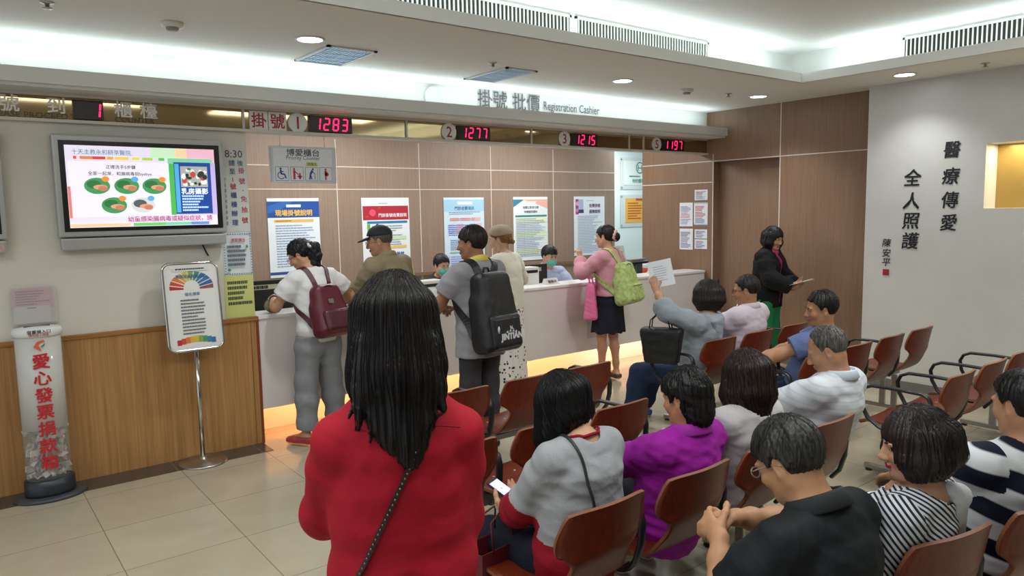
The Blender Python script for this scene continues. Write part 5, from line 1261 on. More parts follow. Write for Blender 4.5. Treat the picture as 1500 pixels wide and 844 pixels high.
# standing
spec('red', .875, 1.60, -25, H=1.62, lean=(0, 2, 2), head=(-2, 8, 0), handL=(-.06, .30, 1.00), handR=(.10, .28, 1.00), elbL=(-.8, -.7, -.5), elbR=(.25, -.85, -.5), neckf=12, shrug=-.06, nk=.03)
spec('tee', 2.27, 5.40, 12, H=1.63, lean=(2, 6, 6), head=(35, 28, -4), wh=dict(handL=(2.05, 5.72, 1.13), handR=(2.50, 5.68, 1.10)), elbL=(-.8, -.7, -.7), elbR=(.8, -.6, -.6), footL=(-.14, .02, 0, 20), footR=(.15, .02, 0, -10), neckf=14)
spec('cap', 2.90, 5.36, 22, H=1.70, male=True, lean=(0, 4, 6), head=(32, 10, 0), wh=dict(handL=(2.72, 5.72, 1.07), handR=(2.95, 5.72, 1.07)), elbL=(-.8, -.5, -.6), elbR=(.8, -.5, -.6), neckf=16)
spec('pack', 3.08, 4.36, 8, H=1.69, male=True, lean=(0, 2, 4), head=(28, 4, 0), handL=(-.08, .33, 1.08), handR=(.12, .33, 1.06), elbL=(-1, -.4, -.4), elbR=(.8, -.5, -.5), fat=1.04, neckf=12)
spec('dots', 4.10, 5.36, 25, H=1.655, lean=(0, 2, 3), head=(8, 6, 0), wh=dict(handL=(3.98, 5.75, 1.08), handR=(4.3, 5.74, 1.08)), elbL=(-.8, -.6, -.6), elbR=(.8, -.6, -.6), neckf=12)
spec('pink', 5.42, 5.34, 18, H=1.625, lean=(0, 2, 2), head=(5, 5, 4), wh=dict(handL=(5.26, 5.60, 1.28), handR=(5.70, 5.68, 1.06)), elbL=(-.8, -.3, -.8), elbR=(.8, -.5, -.6), footL=(-.08, .06, 0, 10), footR=(.06, -.05, 0, -30), neckf=10)
spec('jacket', 6.90, 4.46, 192, H=1.575, lean=(0, 3, 3), head=(-20, 14, 0), handL=(.05, .30, .98), handR=(-.02+.12, .30, .95), elbL=(-.8, -.5, -.5), elbR=(.8, -.5, -.5), neckf=12)
# clerks behind the counter
spec('clerk_f', 4.16, 6.66, 183, H=1.62, seated=True, pz=.64, lean=(0, 5, 8), head=(-6, 12, 0), handL=(-.2, .42, .80), handR=(.2, .42, .80), neckf=12)
spec('clerk_m', 5.68, 6.66, 168, H=1.72, male=True, seated=True, pz=.62, lean=(0, 5, 8), head=(4, 14, 0), handL=(-.2, .42, .80), handR=(.2, .42, .80), neckf=12)
# first row
spec('hoodie', 4.72, 3.70, 14, H=1.66, seated=True, lean=(-13, -2, 5), head=(0, 6, 8), wh=dict(handL=(4.44, 3.86, 1.15), handR=(4.85, 4.0, .72)), elbL=(-1, -.3, -.6), elbR=(.8, -.4, -.6), footL=(-.24, .46, 0, 15), footR=(.10, .50, 0, 0), neckf=6)
spec('pale', 5.28, 3.68, 4, H=1.68, male=True, seated=True, lean=(-12, -2, 6), head=(26, 8, 0), handL=(-.10, .34, .66), handR=(.12, .34, .66), elbL=(-.8, -.3, -.6), elbR=(.8, -.3, -.6), neckf=8)
# second row
spec('blue', 4.76, 2.78, 18, H=1.66, male=True, seated=True, lean=(-14, -6, 6), head=(28, 8, -4), wh=dict(handL=(4.24, 3.04, .66), handR=(4.72, 3.22, .62)), elbL=(-.6, -.8, -.3), elbR=(.8, -.3, -.6), footL=(-.16, .45, 0, 10), footR=(.16, .45, 0, -10), neckf=10)
# third row
spec('raglan', 1.86, 2.02, 0, H=1.60, seated=True, lean=(-10, 5, 14), head=(8, 30, -4), handL=(-.10, .30, .545), handR=(.06, .33, .57), elbL=(-.8, -.4, -.7), elbR=(.8, -.3, -.6), neckf=14, fat=1.08)
spec('magenta', 2.40, 2.03, -2, H=1.54, seated=True, pz=.465, lean=(-17, -4, 8), head=(10, 10, 0), handL=(-.12, .32, .62), handR=(.12, .32, .62), elbL=(-.9, -.4, -.5), elbR=(.9, -.4, -.5), neckf=6, fat=1.12)
spec('white', 2.83, 2.03, -6, H=1.54, seated=True, lean=(-17, -4, 8), head=(4, 16, 6), handL=(-.12, .32, .62), handR=(.12, .32, .62), elbL=(-.9, -.4, -.5), elbR=(.9, -.4, -.5), neckf=8, fat=1.05)
spec('polo', 3.57, 2.04, 2, H=1.64, male=True, seated=True, lean=(-19, -3, 9), head=(26, 24, 0), handL=(-.12, .32, .62), handR=(.12, .32, .62), elbL=(-.9, -.4, -.5), elbR=(.9, -.4, -.5), neckf=14, fat=1.1)
# last row
spec('black', 1.96, 1.08, -4, H=1.70, male=True, seated=True, pz=.44, lean=(-6, 7, 10), head=(6, 30, 0), wh=dict(handL=(1.83, 1.33, .78), handR=(1.95, 1.36, .80)), elbL=(-.7, -.3, -.9), elbR=(1.0, -.1, -.3), neckf=18, fat=1.05)
spec('stripe', 2.39, 1.10, 4, H=1.58, seated=True, pz=.475, lean=(-16, -1, 6), head=(36, 8, 0), handL=(-.10, .20, .98), handR=(.12, .26, .66), elbL=(-.3, .3, -1), elbR=(.9, -.4, -.5), neckf=10)
spec('bold', 3.08, 1.00, -25, H=1.62, male=True, seated=True, lean=(-15, -3, 7), head=(6, 8, 0), handL=(-.14, .34, .66), handR=(.14, .34, .66), elbL=(-.9, -.4, -.5), elbR=(.9, -.4, -.5), neckf=10, fat=1.05)
# ------------------------------------------------------------------ the people, one by one
def start(k, label):
    s = SPEC[k]; J = make_rig(**s['rig']); J['spec'] = s; return J, person(s['x'], s['y'], s['r'], label)
def held(k, name, label, cat, group=None):
    s = SPEC[k]; return empty(name, (s['x'], s['y'], 0), radians(s['r']), label, cat, group)
def backpack(k, J, label, cm, cs, size=(.15, .085, .21), dz=-.03, dy=-.145, tilt=4, mats2=None, hips=False, top=.0, taper=.12, pocket=True, off=0, fold=0, strap_w=.042):
    e = held(k, 'backpack', label, 'backpack', None); R = J['Rc'] @ rx(-tilt); c = J['C']+J['Rc'] @ V(off, dy, dz); w, d, hh = size
    lo, hi = c-.36, c+.36
    def fb(F):
        F.rbox(c, (w, d, hh), .055, R, k=0, taper=taper); F.rbox(c+R @ V(0, .02, -.06), (w*1.06, d*.8, hh*.66), .05, R, k=.04)
        if fold: F.near(folds(7, fold, .07))
    soft('main_body', cm, e, lo, hi, fb)
    if pocket:
        def fp(F): F.rbox(c+R @ V(0, -d-.004, -hh*.50), (w*.86, .032, hh*.42), .03, R, k=0); F.near(folds(3, fold or .001, .06))
        soft('front_pocket', cs, e, lo, hi, fp)
        m = M(); m.tube([c+R @ V(x, -d-.035, -hh*.20) for x in np.linspace(-w*.7, w*.7, 8)], .0035, 6); m.build('pocket_zip', mat('zip_metal', '#6A6460', .3, .8), e)
    m = M(); m.tube([c+R @ V(w*.82*cos(a), -d*.55-.02*sin(a), -hh*.1+hh*.98*sin(a)) for a in np.linspace(0, pi, 20)], .004, 6); m.build('main_zip', mat('zip_dark', '#0B0B0C', .35, .4), e)
    m = M(); m.tube([c+R @ V(-.03, d*.3, hh*.98), c+R @ V(-.02, d*.3, hh+.035), c+R @ V(.02, d*.3, hh+.035), c+R @ V(.03, d*.3, hh*.98)], .008, 8); m.build('grab_loop', cs, e)
    F = J['SF']
    for s_, n in ((1, 'R'), (-1, 'L')):
        S = J['S'+n]; Rc = J['Rc']; sx = s_*J['sw']*.62
        P = [c+R @ V(s_*w*.30, d*.7, hh*.88), J['C']+Rc @ V(sx*.8, -.09, .12), J['C']+Rc @ V(sx, -.02, .175), J['C']+Rc @ V(sx*1.05, .09, .09), J['C']+Rc @ V(sx*1.15, .10, -.03), J['C']+Rc @ V(s_*(J['sw']*.98), .03, -.12), c+R @ V(s_*w*.86, d*.5, -hh*.74)]
        strap(F, P, strap_w, .008, cs, 'shoulder_strap', e, .003, 36)
    return e, c, R
def build_red():
    J, e = start('red', 'woman standing with her back turned in a red long-sleeved top, long dark hair')
    build_body(J, e, h=.0055, hands={'L': dict(pn=(.5, .3, -.8), curl=.5), 'R': dict(pn=(-.5, .3, -.8), curl=.5)}); eyebrows(J, e)
    RC = '#A00E24'
    def seam(F): pass
    shirt(J, e, RC, 1.88, hem=-.24, inf=.016, loose=1.3, h=.0055, fold=.004, neck=(0, -.0, .0, .076), flare=.008, rough=.75, wl=.12, afat=.95, name='long_sleeved_top')
    trousers(J, e, '#23242C', h=.009); shoes(J, e, '#2A2A2C')
    P = [J['C']+J['Rc'] @ V(x, -.12, .075+.006*(1-abs(x)/.14)) for x in np.linspace(-.02, .16, 14)]; m = M(); m.tube(onto(J['SF'], P, -.0004), .0016, 6); m.build('yoke_seam', mat('cloth_red_seam', '#7E0A1C', .8), e)
    def drape_(F):
        r = random.Random(8)
        for x, z, w_ in ((-.088, -.235, .026), (-.062, -.265, .030), (-.030, -.30, .030), (.004, -.325, .028), (.036, -.30, .030), (.066, -.255, .030), (.09, -.225, .024)):
            F.ecap((x*.85, -.100, -.06), (x*1.0, -.122, -.17), (w_, .030), (w_, .026), x=V(1, 0, 0), k=.03); F.ecap((x, -.122, -.17), (x*1.12+r.uniform(-.01, .01), -.150, z), (w_, .024), (.007, .006), x=V(1, 0, 0), k=.02)
        for i in range(16):
            x = r.uniform(-.11, .11); z = -.20-.12*(1-abs(x)/.12)*r.uniform(.5, 1.1); F.ecap((x*.8, -.115, -.14), (x*1.15+r.uniform(-.015, .015), -.152, z-.02), .010, .0035, k=.008)
    hair(J, e, '#070506', '#1A1210', t=.018, mode='long', drop=.39, lengths=lambda a: .97-.10*min(abs(a-12)/45, 1)-.05*min(max(abs(a)-50, 0)/60, 1), span=(-128, 128), thick=.036, seed=3, h=.004, strands=760, ragged=.07, groove=.0016, flare=.016, part=.006, hang=(0, -.10, -1), extra=drape_)
    s = held('red', 'crossbody_strap', 'dark chain strap slung across the back of the red top', 'bag strap')
    C, Rc, P0, Rp = J['C'], J['Rc'], J['P0'], J['Rp']
    P = [C+Rc @ V(.075, .08, .11), C+Rc @ V(.072, .0, .165), C+Rc @ V(.058, -.10, .10), C+Rc @ V(.01, -.14, -.02), J['W']+J['Rw'] @ V(-.06, -.14, .03), P0+Rp @ V(-.13, -.13, .02), P0+Rp @ V(-.19, -.05, -.05)]
    strap(J['SF'], P, .012, .006, mat('strap_brown', '#2A1A18', .45), 'band', s, .002, 46)
    Q = onto(J['SF'], dense(P, 120), .0105); m = M()
    for i in range(1, 119):
        if i % 2: m.lathe([(.0001, -.003), (.003, 0), (.0001, .003)], 6, c=tuple(Q[i]))
    m.build('chain', mat('chain_metal', '#9A8478', .3, .9), s)
build_red()

def build_tee():
    J, e = start('tee', 'woman at the counter in a white tee and grey trousers, hair in a ponytail')
    build_body(J, e, '#B98B6C', hands={'L': dict(d=(.3, 1, .1), pn=(.6, .2, -.7), curl=.55), 'R': dict(pn=(-.5, 0, -1), curl=.4)}); eyebrows(J, e)
    shirt(J, e, '#D6D5D3', .62, hem=-.10, inf=.017, loose=.8, hemflare=.016, flare=.022, fold=.004, name='tee_shirt', neck=(0, 0, .0, .07))
    trousers(J, e, '#84868A', 1.88, inf=.014, flare=.024, fold=.005, fat=1.05, rough=.9, top=-.045); shoes(J, e, '#A23A3A', sole='#C84A4A')
    def tail(F):
        dn = J['Rh'].T @ V(0, 0, -1); b_ = V(0, -.142, .0); p = [V(0, -.10, .035), b_, b_+dn*.07+V(.004, .0, 0), b_+dn*.15+V(-.004, .012, 0), b_+dn*.21+V(.008, .02, 0)]
        for i in range(4): F.ecap(p[i], p[i+1], (.026, .038, .046, .042, .026)[i], (.026, .038, .046, .042, .02)[i+1], k=.03)
        F.near(folds(9, .008, .05), .03)
    hair(J, e, '#08080A', '#17161A', t=.013, mode='short', line=[(-.13, -.06), (-.05, -.06), (-.02, -.022), (.02, .0), (.05, .035), (.075, .055), (.1, .065)], extra=tail, drop=.24, strands=60, seed=5)
    m = M(); R, c, u = J['Rh'], J['Hc'], J['hs']; ring = [c+R @ (V(0, -.118, .022)+V(.034*cos(t), .012*sin(t), .034*sin(t))*(1+.18*sin(5*t)))*u for t in np.linspace(0, 2*pi, 26)[:-1]]
    m.tube(ring, [.013+.004*sin(i*2.1) for i in range(25)], 8, closed=True); m.build('scrunchie', mat('scrunchie_grey', '#B9B4BC', .8, noise=.5, nscale=90), e); glasses(J, e)
    BUR = mat('burgundy_leather', '#56101F', .38, bump=.1, bscale=200); BUR2 = mat('burgundy_dark', '#480D1A', .4, bump=.1, bscale=200)
    b, c, R = backpack('tee', J, 'burgundy leather backpack on the woman in the white tee', BUR, BUR2, (.135, .075, .20), dz=-.19, dy=-.165, tilt=6, off=-.015, taper=.16, fold=.002, strap_w=.036)
    m = M(); m.prism(rrect(.045, .035, .008, 3), c+R @ V(-.02, -.082, .05), R[:, 0], R[:, 2], .004); m.build('emblem', mat('emblem_metal', '#8A8486', .3, .8), b)
    m = M(); W_, d = J['WrL'], nrm(J['WrL']-J['EL']); a_ = nrm(np.cross(d, V(0, 0, 1))); b_ = np.cross(d, a_); m.tube([W_-d*.02+(a_*cos(t)+b_*sin(t))*.031 for t in np.linspace(0, 2*pi, 21)[:-1]], .006, 8, closed=True); m.build('wristwatch', mat('watch_navy', '#23283C', .4), e)
    p = held('tee', 'pouch', 'small olive patterned pouch held on the counter by the woman in the white tee', 'pouch'); q = J['palmL']+V(.0, .01, -.05)
    soft('pouch_body', mat('pouch_olive', '#6E684C', .8, noise=.45, nscale=45), p, q-.14, q+.14, lambda F: (F.ell(q, (.075, .05, .058), k=0), F.near(folds(2, .006, .05))))
build_tee()

def build_cap():
    J, e = start('cap', 'man at the counter in a khaki shirt and black baseball cap')
    build_body(J, e, '#A2775A', hands={'L': dict(pn=(.3, 0, -1), curl=.4), 'R': dict(pn=(-.3, 0, -1), curl=.4)}); eyebrows(J, e)
    shirt(J, e, '#86795F', 1.9, hem=-.14, inf=.022, loose=1.0, fold=.005, afat=1.1, name='khaki_shirt'); collar(J, e, '#86795F', .066, .036); trousers(J, e, '#3B3A3C', h=.009); shoes(J, e, '#222224')
    hair(J, e, '#3A3633', '#6A645E', t=.006, mode='short', drop=.0, seed=2); glasses(J, e, '#8A8680')
    R, c, u = J['Rh'], J['Hc'], J['hs']; A = c-.22; B = c+.25
    def fc(F):
        F.ell(c+R @ V(0, -.012, .045)*u, (.088*u, .108*u, .092*u), R, k=0); F.cut(c+R @ V(0, 0, .052)*u, R @ V(0, .10, -1)); F.ell(c+R @ V(0, -.012, .138)*u, (.01, .01, .008), R, k=.004)
    soft('baseball_cap', mat('cap_black', '#15171A', .75, bump=.1, bscale=300), e, A, B, fc, .005)
    def fb(F):
        F.ell(c+R @ V(0, .095, .040)*u, (.078*u, .085*u, .012*u), R @ rx(-10), k=0); F.cut(c+R @ V(0, .06, 0)*u, R @ V(0, -1, 0))
    soft('cap_brim', mat('cap_black', '#15171A'), e, A, B, fb, .004)
build_cap()

def build_pack():
    J, e = start('pack', 'man in a grey polo with yellow collar standing in front of the empty seats')
    build_body(J, e, '#96694E', hands={'L': dict(pn=(.4, 0, -1), curl=.5), 'R': dict(pn=(-.4, 0, -1), curl=.5)}); eyebrows(J, e)
    YEL = '#CDBF55'
    def mf(P, J):
        mi = np.zeros(len(P), int)
        for n in 'RL':
            ax = nrm(J['E'+n]-J['S'+n]); t = (P-J['S'+n]) @ ax/np.linalg.norm(J['E'+n]-J['S'+n]); dd = np.linalg.norm((P-J['S'+n])-((P-J['S'+n]) @ ax)[:, None]*ax, axis=1); mi[(t > .55) & (t < .8) & (dd < .085) & (np.abs(P[:, 0]) > .195)] = 1
        return mi
    G_ = clothmat('cloth_grey_polo', '#8E8C90', .85)
    shirt(J, e, '#8E8C90', .64, hem=-.20, inf=.020, loose=1.0, flare=.022, fold=.0045, mats=[G_, mat('cloth_yellow_trim', YEL, .85)], mfn=mf, hemflare=.015, name='polo_shirt'); collar(J, e, YEL, .066, .042)
    trousers(J, e, '#39383A', fold=.005, inf=.012, top=-.15); shoes(J, e, '#17171A')
    hair(J, e, '#130E0C', '#2E211B', t=.017, mode='short', line=[(-.13, -.075), (-.06, -.07), (-.03, -.03), (-.012, .015), (.022, .012), (.040, .035), (.062, .045), (.09, .05)], strands=160, seed=8, drop=.0)
    BL = mat('black_nylon', '#101114', .42, bump=.12, bscale=220); BL2 = mat('black_nylon_dark', '#16171B', .4, bump=.12, bscale=220)
    b, c, R = backpack('pack', J, 'large black backpack with white graffiti lettering on the man in the grey polo', BL, BL2, (.165, .09, .285), dz=-.20, dy=-.185, tilt=3, off=-.045, fold=.0025, strap_w=.055)
    m = M(); m.text('JINTIAN', .058, c+R @ V(.02, -.127, -.185), R[:, 0], R[:, 2], bold=.05, sx=1.0, off=.001, shear=.15); m.text('hi,', .035, c+R @ V(.03, -.127, -.122), R[:, 0], R[:, 2], bold=.04, off=.001)
    for i, (x, z) in enumerate(((-.02, -.145), (.01, -.14), (.04, -.143), (.065, -.15))): m.quad([c+R @ V(x-.012, -.128, z-.006), c+R @ V(x+.012, -.128, z-.010), c+R @ V(x+.008, -.128, z+.008)], 0)
    m.build('graffiti_lettering', mat('white_print', '#C9CACC', .5), b)
    m = M(); m.lathe([(.006, -.03), (.009, 0), (.004, .02)], 10, c=tuple(c+R @ V(-.10, -.13, -.12))); m.build('zip_puller', mat('puller_white', '#C9C9C6', .4), b)
build_pack()

def build_dots():
    J, e = start('dots', 'woman at the counter in a cream top, beige beret and white polka dot skirt')
    build_body(J, e, '#C29A80', hands={'L': dict(pn=(.3, 0, -1)), 'R': dict(pn=(-.3, 0, -1))}); eyebrows(J, e, '#6A4A32')
    shirt(J, e, '#D5D1C0', 1.45, hem=-.03, inf=.022, loose=1.4, fold=.004, afat=1.12, name='cream_top')
    DM = bpy.data.materials.new('polka_cloth'); DM.use_nodes = True; nt = DM.node_tree; bs = nt.nodes['Principled BSDF']; bs.inputs['Roughness'].default_value = .85
    tc = nt.nodes.new('ShaderNodeTexCoord'); vo = nt.nodes.new('ShaderNodeTexVoronoi'); vo.inputs['Scale'].default_value = 26; vo.inputs['Randomness'].default_value = .75; nt.links.new(tc.outputs['Object'], vo.inputs['Vector'])
    rp = nt.nodes.new('ShaderNodeValToRGB'); rp.color_ramp.interpolation = 'CONSTANT'; rp.color_ramp.elements[0].color = hexc('#2A2B30'); rp.color_ramp.elements[1].position = .30; rp.color_ramp.elements[1].color = hexc('#D9D6CF')
    nt.links.new(vo.outputs['Distance'], rp.inputs[0]); nt.links.new(rp.outputs[0], bs.inputs['Base Color'])
    skirt(J, e, 'polka', .92, .25, top=.12, n=11, amp=.012, mats=DM, name='polka_dot_skirt'); shoes(J, e, '#C9CCCB', sole='#B9BBB8')
    def low(F): F.ecap((0, -.10, -.02), (.01, -.125, -.035), .03, .02, k=.02); F.near(folds(4, .004, .04))
    hair(J, e, '#5E3D22', '#8A6238', t=.012, mode='short', line=[(-.13, -.055), (-.05, -.05), (-.02, -.02), (.02, .0), (.05, .03), (.1, .05)], extra=low, drop=.06, seed=6); glasses(J, e, '#B8B4AE')
    R, c, u = J['Rh'], J['Hc'], J['hs']
    soft('beret', mat('beret_beige', '#A89880', .9, bump=.15, bscale=200), e, c-.22, c+.22, lambda F: (F.ell(c+R @ V(0, -.012, .075)*u, (.098*u, .118*u, .072*u), R, k=0), F.cut(c+R @ V(0, 0, .038)*u, R @ V(0, .22, -1)), F.near(folds(3, .002, .05))), .005)
build_dots()

def build_pink():
    J, e = start('pink', 'woman at the counter in a pink cardigan and navy skirt, hair pinned in a bun')
    build_body(J, e, '#C08F72', hands={'L': dict(d=(.1, .3, 1), pn=(.3, 1, 0), curl=.8), 'R': dict(pn=(-.3, 0, -1))}); eyebrows(J, e)
    skirt(J, e, '#191C28', .50, .225, top=.12, n=9, amp=.008, name='navy_skirt')
    shirt(J, e, '#C98E9A', 1.86, hem=.0, inf=.020, loose=.8, fold=.004, afat=1.06, name='cardigan', neck=(0, 0, -.005, .07)); shoes(J, e, '#4A3A34', inf=.004, sole='#B9A48C')
    def bun(F): F.ell((.0, -.125, -.005), (.052, .045, .05), k=.02)
    hair(J, e, '#0B090A', '#1C1717', t=.016, mode='short', line=[(-.13, -.06), (-.05, -.055), (-.02, -.025), (.02, -.01), (.045, .025), (.07, .05), (.1, .065)], extra=bun, seed=4, drop=.05, strands=60)
    R, c, u = J['Rh'], J['Hc'], J['hs']; m = M(); ring = [c+R @ (V(-.01, -.118, .01)+V(.052*cos(t), -.012+.01*sin(2*t), .046*sin(t)))*u for t in np.linspace(0, 2*pi, 30)[:-1]]
    m.tube(ring, [.014+.005*sin(i*1.9) for i in range(29)], 8, closed=True); m.build('scrunchie', mat('scrunchie_pink', '#D9AA9C', .8, noise=.2, nscale=60), e)
    GRN = mat('green_pattern_cloth', '#A5B56E', .8, noise=.28, nscale=28, bump=.15, bscale=60); GR2 = mat('green_strap', '#B4BC86', .8)
    backpack('pink', J, 'pale green patterned backpack on the woman in the pink cardigan', GRN, GRN, (.155, .085, .215), dz=-.19, dy=-.175, tilt=8, taper=.2, fold=.006, off=.03)
    b = held('pink', 'tote_bag', 'bright pink tote bag hanging beside the navy skirt', 'tote bag'); q = V(-.21, .10, .86); Rb = rz(25)
    PK = mat('pink_tote', '#D0618E', .6, bump=.15, bscale=50)
    soft('bag_body', PK, b, q-.28, q+.28, lambda F: (F.rbox(q, (.135, .055, .185), .035, Rb, k=0, taper=.34), F.near(folds(5, .006, .08))))
    m = M(); EL = J['EL']
    for s_ in (-.02, .02): m.tube([q+Rb @ V(-.06, s_, .14), q+Rb @ V(-.04, s_*.8, .22), EL+V(.01, .04, .045), q+Rb @ V(.05, s_*.8, .22), q+Rb @ V(.06, s_, .14)], .007, 8)
    m.build('handles', PK, b)
build_pink()

def build_jacket():
    J, e = start('jacket', 'woman standing by the brown wall in a black jacket, pink scarf and green trousers')
    build_body(J, e, '#B28568', hands={'L': dict(d=(.5, .8, .1), pn=(.6, .3, .6), curl=.4), 'R': dict(d=(-.5, .8, .1), pn=(-.6, .3, .6), curl=.4)}); eyebrows(J, e)
    shirt(J, e, '#A02A68', .4, hem=-.13, inf=.018, loose=.8, name='pink_top', fold=.004)
    def op(F): F.rbox(J['C']+J['Rc'] @ V(0, .16, -.06), (.030, .12, .40), .01, J['Rc'], k=.004, op='s'); F.ell(J['C']+J['Rc'] @ V(0, .13, .10), (.05, .09, .10), J['Rc'], k=.004, op='s')
    shirt(J, e, '#131316', 1.9, hem=-.16, inf=.034, loose=1.0, name='black_jacket', extra=op, fold=.005, afat=1.12)
    soft('scarf', mat('scarf_pink', '#C23A6A', .8, noise=.3, nscale=40), e, J['N']-.2, J['N']+.2, lambda F: (F.ecap(J['N']+J['Rc'] @ V(-.05, .06, -.01), J['N']+J['Rc'] @ V(.05, .06, -.01), .03, .03), F.ecap(J['N']+J['Rc'] @ V(.0, .075, -.01), J['N']+J['Rc'] @ V(.01, .10, -.14), .032, .02), F.near(folds(3, .004, .05))))
    trousers(J, e, '#1E7A4C', 1.9, inf=.03, fold=.005, h=.008); shoes(J, e, '#222226')
    hair(J, e, '#0A090A', '#191618', t=.02, mode='long', drop=.15, span=(-105, 105), seed=5, strands=80)
    p = held('jacket', 'paper_sheets', 'white papers held by the woman in the black jacket', 'papers'); q = (J['palmL']+J['palmR'])/2+V(0, .05, .02); m = M()
    for i in range(3): m.box((-.12, -.085, i*.003), (.12, .085, i*.003+.002), rot=Matrix.Rotation(radians(5*i-5), 3, 'Z') @ Matrix.Rotation(radians(18), 3, 'X'), org=tuple(q))
    m.build('sheet', mat('sheet_white', '#DDE0E4', .5), p)
build_jacket()

MASKM = mat('mask_teal', '#4FB3A2', .7, bump=.08, bscale=120)
def face_mask(J, e):
    R, c, u = J['Rh'], J['Hc'], J['hs']
    def f(F):
        F.ell(c+R @ V(0, .044, -.046)*u, (.066*u, .076*u, .052*u), R, k=0); F.cut(c+R @ V(0, .02, 0)*u, R @ V(0, -1, 0)); F.cut(c+R @ V(0, 0, -.004)*u, R @ V(0, -.12, 1))
        F.near(lambda P: .0012*np.sin(((P-c) @ R[:, 2])*420), .01)
    soft('face_mask', MASKM, e, c-.16, c+.16, f, .004)
    for s_ in (1, -1):
        m = M(); m.tube([c+R @ V(s_*.058, .055, -.03)*u, c+R @ V(s_*.074, .01, -.005)*u, c+R @ V(s_*.082, -.018, .006)*u, c+R @ V(s_*.074, .006, -.05)*u, c+R @ V(s_*.05, .055, -.075)*u], .0015, 6); m.build('ear_loop', mat('loop_white', '#D8DAD8', .6), e)
def clerk(k, label, shirtc, male):
    J, e = start(k, label); build_body(J, e, '#C0957A', h=.0065, hands={'L': dict(pn=(0, 0, -1)), 'R': dict(pn=(0, 0, -1))}); eyebrows(J, e, '#141011', .0045); face_mask(J, e)
    shirt(J, e, shirtc, 1.9 if not male else .7, hem=-.05, inf=.016, loose=.8, name='work_shirt'); collar(J, e, shirtc, .064, .036); trousers(J, e, '#22242C', h=.009); shoes(J, e, '#1A1A1C', h=.008)
    return J, e
J, e = clerk('clerk_f', 'masked woman clerk with tied black hair sitting behind a monitor', '#23262E', False)
hair(J, e, '#0B0A0B', '#1B1718', t=.014, mode='short', line=[(-.13, -.08), (-.05, -.075), (-.02, -.06), (.02, -.03), (.045, .03), (.07, .055), (.1, .068)], seed=4, drop=.1, extra=lambda F: F.ecap((-.06, -.02, -.03), (-.065, .0, -.11), .025, .02, k=.02))
J, e = clerk('clerk_m', 'masked man clerk with short black hair in a pale blue shirt', '#A9B4D0', True)
hair(J, e, '#0A090A', '#171415', t=.018, mode='short', line=[(-.13, -.06), (-.03, -.03), (-.012, .02), (.022, .02), (.040, .045), (.07, .052), (.1, .05)], seed=7, drop=.0)
for k, lab in (('clerk_f', 'grey office chair under the masked woman clerk'), ('clerk_m', 'grey office chair under the masked man clerk')):
    s = SPEC[k]; e = empty('office_chair', (s['x'], s['y'], 0), radians(s['r']), lab, 'office chair', 'office chairs'); OC = mat('office_grey', '#3A3D42', .7); zs = .50
    m = M(); m.box((-.23, -.20, zs-.09), (.23, .24, zs-.015), bev=.03); m.build('seat', OC, e)
    m = M(); m.box((-.21, -.30, zs+.10), (.21, -.245, zs+.42), bev=.025); m.build('backrest', OC, e)
    m = M(); m.tube([(0, -.1, zs-.07), (0, -.27, zs-.05), (0, -.285, zs+.15)], .018, 8); m.build('back_bar', BLACK, e)
    m = M(); m.tube([(0, 0, .08), (0, 0, zs-.08)], .028, 12); m.build('gas_lift', STEEL, e)
    m = M()
    for i in range(5): a = 2*pi*i/5; m.tube([(0, 0, .09), (.27*cos(a), .27*sin(a), .065)], [.025, .016], 8); m.lathe([(.024, 0), (.028, .02), (.024, .045), (0, .045)], 12, c=(.27*cos(a), .27*sin(a), 0))
    m.build('star_base', BLACK, e)

